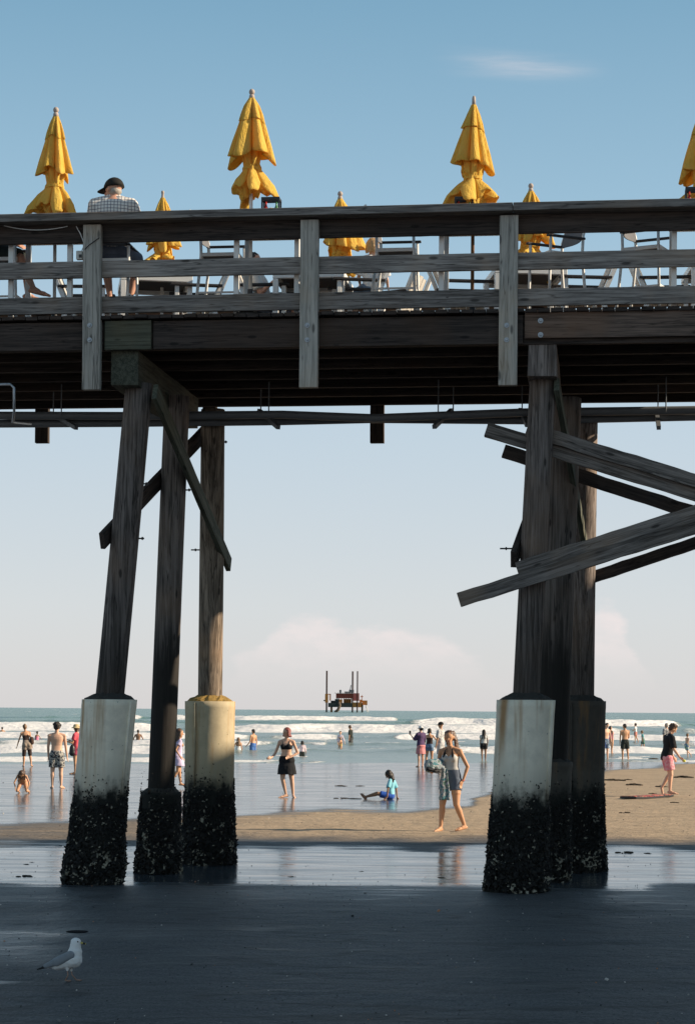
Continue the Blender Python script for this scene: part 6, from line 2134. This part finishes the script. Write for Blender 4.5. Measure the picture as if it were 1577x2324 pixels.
def zbox(mb, x0, x1, y0, y1, d0=-8, d1=8):
    return mb.box(((zx(x0) + zx(x1)) / 2, RY + (d0 + d1) / 2, (zz_(y0) + zz_(y1)) / 2), (abs(x1 - x0) * S_, d1 - d0, abs(y1 - y0) * S_))


zbox(MB(), 375, 965, 1015, 1118, -14, 12).build('hull', hull, rig)
zbox(MB(), 965.1, 1190, 1000, 1118, -13, 10).build('hull', orng, rig)
for (x, y0, d, w_) in ((338, 235, -12, 40), (968, 235, 8, 40), (1084, 240, -13.4, 32)):
    MB().tube([(zx(x), RY + d, SEA - 4), (zx(x), RY + d, zz_(y0))], w_ * S_ / 2, 12).build('leg', legm, rig)
for (x, d, w_, m) in ((455, 6, 52, orng), (1208, 4, 46, hull)):
    MB().tube([(zx(x), RY + d, SEA - 4), (zx(x), RY + d, zz_(1010))], w_ * S_ / 2, 12).build('leg', m, rig)
zbox(MB(), 565, 985, 785, 900, -9, 7).build('deckhouse', rust, rig)
mb = MB()
for k in range(7):
    zbox(mb, 575 + 58 * k, 590 + 58 * k, 900, 1015, -8, -6.5)
    zbox(mb, 575 + 58 * k, 590 + 58 * k, 900, 1015, 3, 5)
zbox(mb, 640, 720, 930, 1015, -10, -4); zbox(mb, 760, 940, 915, 1015, -6, 4)
mb.build('machinery', orng, rig)
zbox(MB(), 985.1, 1130, 775, 960, -10, 5).build('deckhouse', plain('pinkish_red_paint', (0.42, 0.13, 0.12), 0.8, 0.2, 0.3, 0.4), rig)
mb = MB()
zbox(mb, 300, 375, 800, 1010, -14, -9); zbox(mb, 410, 440, 800, 960, -10, -7); zbox(mb, 300, 440, 795, 815, -10, -5)
mb.build('jacking_tower', orng, rig)
mb = MB()
zbox(mb, 265, 300, 945, 975, -12, -10); zbox(mb, 440, 560, 960, 1015, -10, 0); zbox(mb, 540, 640, 920, 1015, -12, -6)
mb.build('winch', hull, rig)
mb = MB()
zbox(mb, 645, 695, 695, 785, -5, 0); zbox(mb, 770, 880, 735, 785, -6, 2); zbox(mb, 880, 1000, 690, 784, -4, 4)
mb.bar((zx(910), RY, zz_(690)), (zx(930), RY, zz_(575)), 0.8, 0.8)
mb.build('roof_equipment', plain('blue_grey_paint', (0.16, 0.19, 0.2), 0.7, 0.2, 0.4, 0.6), rig)
mb = MB()
for k in range(8):
    zbox(mb, 540 + 62 * k, 558 + 62 * k, 760, 784, -9.5, -9)
zbox(mb, 520, 1000, 778, 784, -10.2, -9.1); zbox(mb, 585, 620, 895, 930, -13, -12.1)
mb.build('railing', whm, rig)
mb = MB()
zbox(mb, 1165, 1225, 845, 868, -3, 0); zbox(mb, 1190, 1205, 820, 1000, -2, -1); zbox(mb, 1210, 1330, 950, 1060, -6, 4); zbox(mb, 1140, 1210, 930, 1000, -8, -2)
mb.build('aft_frame', orng, rig)
MB().tube([(zx(640), RY - 15, zz_(1000)), (zx(660), RY - 16, zz_(1080)), (zx(620), RY - 16, zz_(1180)), (zx(545), RY - 16, zz_(1250))], 36 * S_, 10).build('discharge_hose', plain('brown_hose', (0.14, 0.10, 0.07), 0.8), rig, smooth=True)
wf_ = MB()
rsr = random.Random(3)
for k in range(60):
    q = rsr.random()
    wf_.ell((zx(1300 + 45 * q + rsr.uniform(-14, 14) * (0.4 + q)), RY - 3 + rsr.uniform(-1, 1), zz_(1065 + 175 * q)), rsr.uniform(0.15, 0.45), None, 6, 4)
wfo = wf_.build('falling_water', plain('white_spray', (0.8, 0.8, 0.8), 0.9), None)
tag(wfo, 'thin white stream of water falling from the right end of the jack-up platform', 'water stream')
bo_ = MB().ell((at_depth(1268, 1620, 900).x, 900, SEA + 0.5), (0.9, 0.9, 1.1)).tube([(at_depth(1268, 1620, 900).x, 900, SEA + 0.8), (at_depth(1268, 1620, 900).x, 900, SEA + 2.6)], 0.16, 8).build('marker_buoy', plain('yellow_buoy', (0.6, 0.4, 0.1), 0.6), None)
tag(bo_, 'tiny yellow buoy on the water to the right of the jack-up platform', 'buoy')

# clumps of seaweed and dug-up sand
weed = plain('dry_seaweed', (0.055, 0.042, 0.028), 0.95, 0.1, 0.5, 30)
dug = plain('dug_sand', (0.20, 0.15, 0.105), 0.95, 0.1, 0.3, 25, bump=0.02)


def clump_mesh(seed, n, flat):
    rng = random.Random(seed)
    mb = MB()
    for i in range(n):
        a, q = rng.uniform(0, 2 * pi), rng.random() ** 0.7
        c = V(cos(a) * q * 0.5, sin(a) * q * 0.4, 0.05 * flat)
        s = rng.uniform(0.07, 0.16)
        mb.ell(c + UP * (1 - q) * 0.10 * flat * rng.random(), V(s * rng.uniform(.8, 1.7), s, s * 0.55 * flat), Matrix.Rotation(rng.uniform(0, 3), 3, 'Z'), 7, 5)
    return mb


cm = [clump_mesh(s, 15, 1.0) for s in (1, 2, 3)]
protos = []
for k, m_ in enumerate(cm):
    protos.append(m_.mesh('seaweed_clump'))
    protos[-1].materials.append(weed)


def clump(x, y, wpx, lab, k=0, hz=1.0, m=None, group='dark seaweed scraps on the sand'):
    p = ground_at(x, y)
    s = wpx / F * p.y
    ob = bpy.data.objects.new('seaweed_clump', protos[k % 3])
    C.objects.link(ob)
    ob.location = p - UP * 0.01 * s
    ob.scale = (s, s * 1.6, s * hz)
    ob.rotation_euler = (0, 0, (x * 13 % 7) * 0.2 - 0.6)
    tag(ob, lab, 'seaweed', group)
    return ob


for i, (x, y, wd, lab) in enumerate(((57, 1989, 34, 'dark seaweed scrap in the shallow pool at the far left, lowest of three'), (62, 1962, 14, 'dark seaweed scrap in the pool at the far left, topmost of three'),
                                     (74, 1957, 10, 'smallest dark seaweed scrap in the pool at the far left'), (135, 1920, 14, 'dark scrap at the edge of the pool left of the leftmost pile'),
                                     (775, 1784, 26, 'small seaweed pile on the wet sand left of the child in blue'), (818, 1784, 18, 'smaller seaweed pile on the wet sand just left of the child in blue'),
                                     (775, 1812, 26, 'dark lump standing in for the shadow beyond the feet of the child in blue'), (806, 1813, 22, 'dark lump standing in for the shadow at the feet of the child in blue'),  # both lumps stand in for the seated child's cast shadow
                                     (663, 1990, 16, 'dark scrap in the pool between the two bents, left one'), (820, 1978, 10, 'dark scrap in the pool between the two bents, middle one'),
                                     (1140, 1826, 14, 'pale edged weed clump beside the white pile sleeve on the right'), (1002, 1992, 16, 'dark scrap in the pool near the reflection of the walking woman'),
                                     (1418, 1935, 36, 'low dark weed line in the shade right of the right piles'), (1470, 1937, 18, 'dark weed scrap in the shade near the right edge of the pool'))):
    clump(x, y, wd, lab, i, 0.5)
for i, (x, y, wd, lab) in enumerate(((1505, 1725, 52, 'heap of dug sand and weed behind the boy in pink shorts'), (1395, 1772, 36, 'dark weed heap on the dry sand beside the rightmost pile'), (1425, 1770, 18, 'small weed heap right of the dark heap by the rightmost pile'),
                                     (1548, 1765, 40, 'weed line on the dry sand at the right edge'), (1440, 1782, 34, 'weed line left of the legs of the boy in pink shorts'), (1500, 1786, 26, 'dug up clods behind the heels of the boy in pink shorts'),
                                     (1418, 1845, 22, 'dark clod on the dry sand below the bodyboard, left'), (1530, 1822, 18, 'dark clod on the dry sand right of the bodyboard'), (1480, 1802, 20, 'clods of sand just above the bodyboard'))):
    clump(x, y, wd, lab, i, 0.75, group='seaweed heaps on the dry sand')

# small shells and grit scattered over the sand
shm = bpy.data.meshes.new('shell_fragments')
rng = random.Random(12)
mb = MB()
for i in range(1900):
    if i < 1150:
        Y = 10.5 + 13.0 * rng.random() ** 1.2; X = rng.uniform(-1, 1) * (0.185 * Y + 0.6); s = rng.uniform(0.003, 0.011) * (1 + (rng.random() > 0.96) * 1.3)
    else:
        Y = 22.5 + 45 * rng.random() ** 1.6; X = rng.uniform(-1, 1) * (0.19 * Y); s = rng.uniform(0.006, 0.020)
        if rng.random() < 0.4: s *= 0.6
        if Y < 33: s = rng.uniform(0.003, 0.009)
    z = gz(X, Y)
    d = V(rng.gauss(0, 1), rng.gauss(0, 1), rng.gauss(0, 0.5)).normalized(); d2 = d.orthogonal().normalized(); d3 = d.cross(d2)
    n0 = len(mb.v); c = V(X, Y, z + s * 0.35)
    for p in (d * s, -d * s, d2 * s * 0.8, -d2 * s * 0.8, d3 * s * 0.5, -d3 * s * 0.5):
        mb.v.append(c + p)
    for q3 in ((0, 2, 4), (2, 1, 4), (1, 3, 4), (3, 0, 4), (2, 0, 5), (1, 2, 5), (3, 1, 5), (0, 3, 5)):
        mb.face(tuple(n0 + i_ for i_ in q3))
sm_, st2, sp2, so2 = mat('shell_bits')
gg = N(st2, 'ShaderNodeNewGeometry')
rr_ = N(st2, 'ShaderNodeValToRGB')
rr_.color_ramp.interpolation = 'CONSTANT'
e = rr_.color_ramp.elements
for _ in range(2): e.new(0.5)
for el2, ps, c_ in zip(e, (0, 0.45, 0.78, 0.93), ((0.03, 0.03, 0.03), (0.16, 0.15, 0.14), (0.55, 0.5, 0.45), (0.5, 0.2, 0.08))):
    el2.position = ps; el2.color = c_ + (1,)
st2.links.new(gg.outputs['Random Per Island'], rr_.inputs[0])
st2.links.new(rr_.outputs[0], sp2.inputs['Base Color'])
so_ = mb.build('shell_fragments', sm_)
tag(so_, 'shell fragments and grit scattered over the sand', 'shells', kind='stuff')
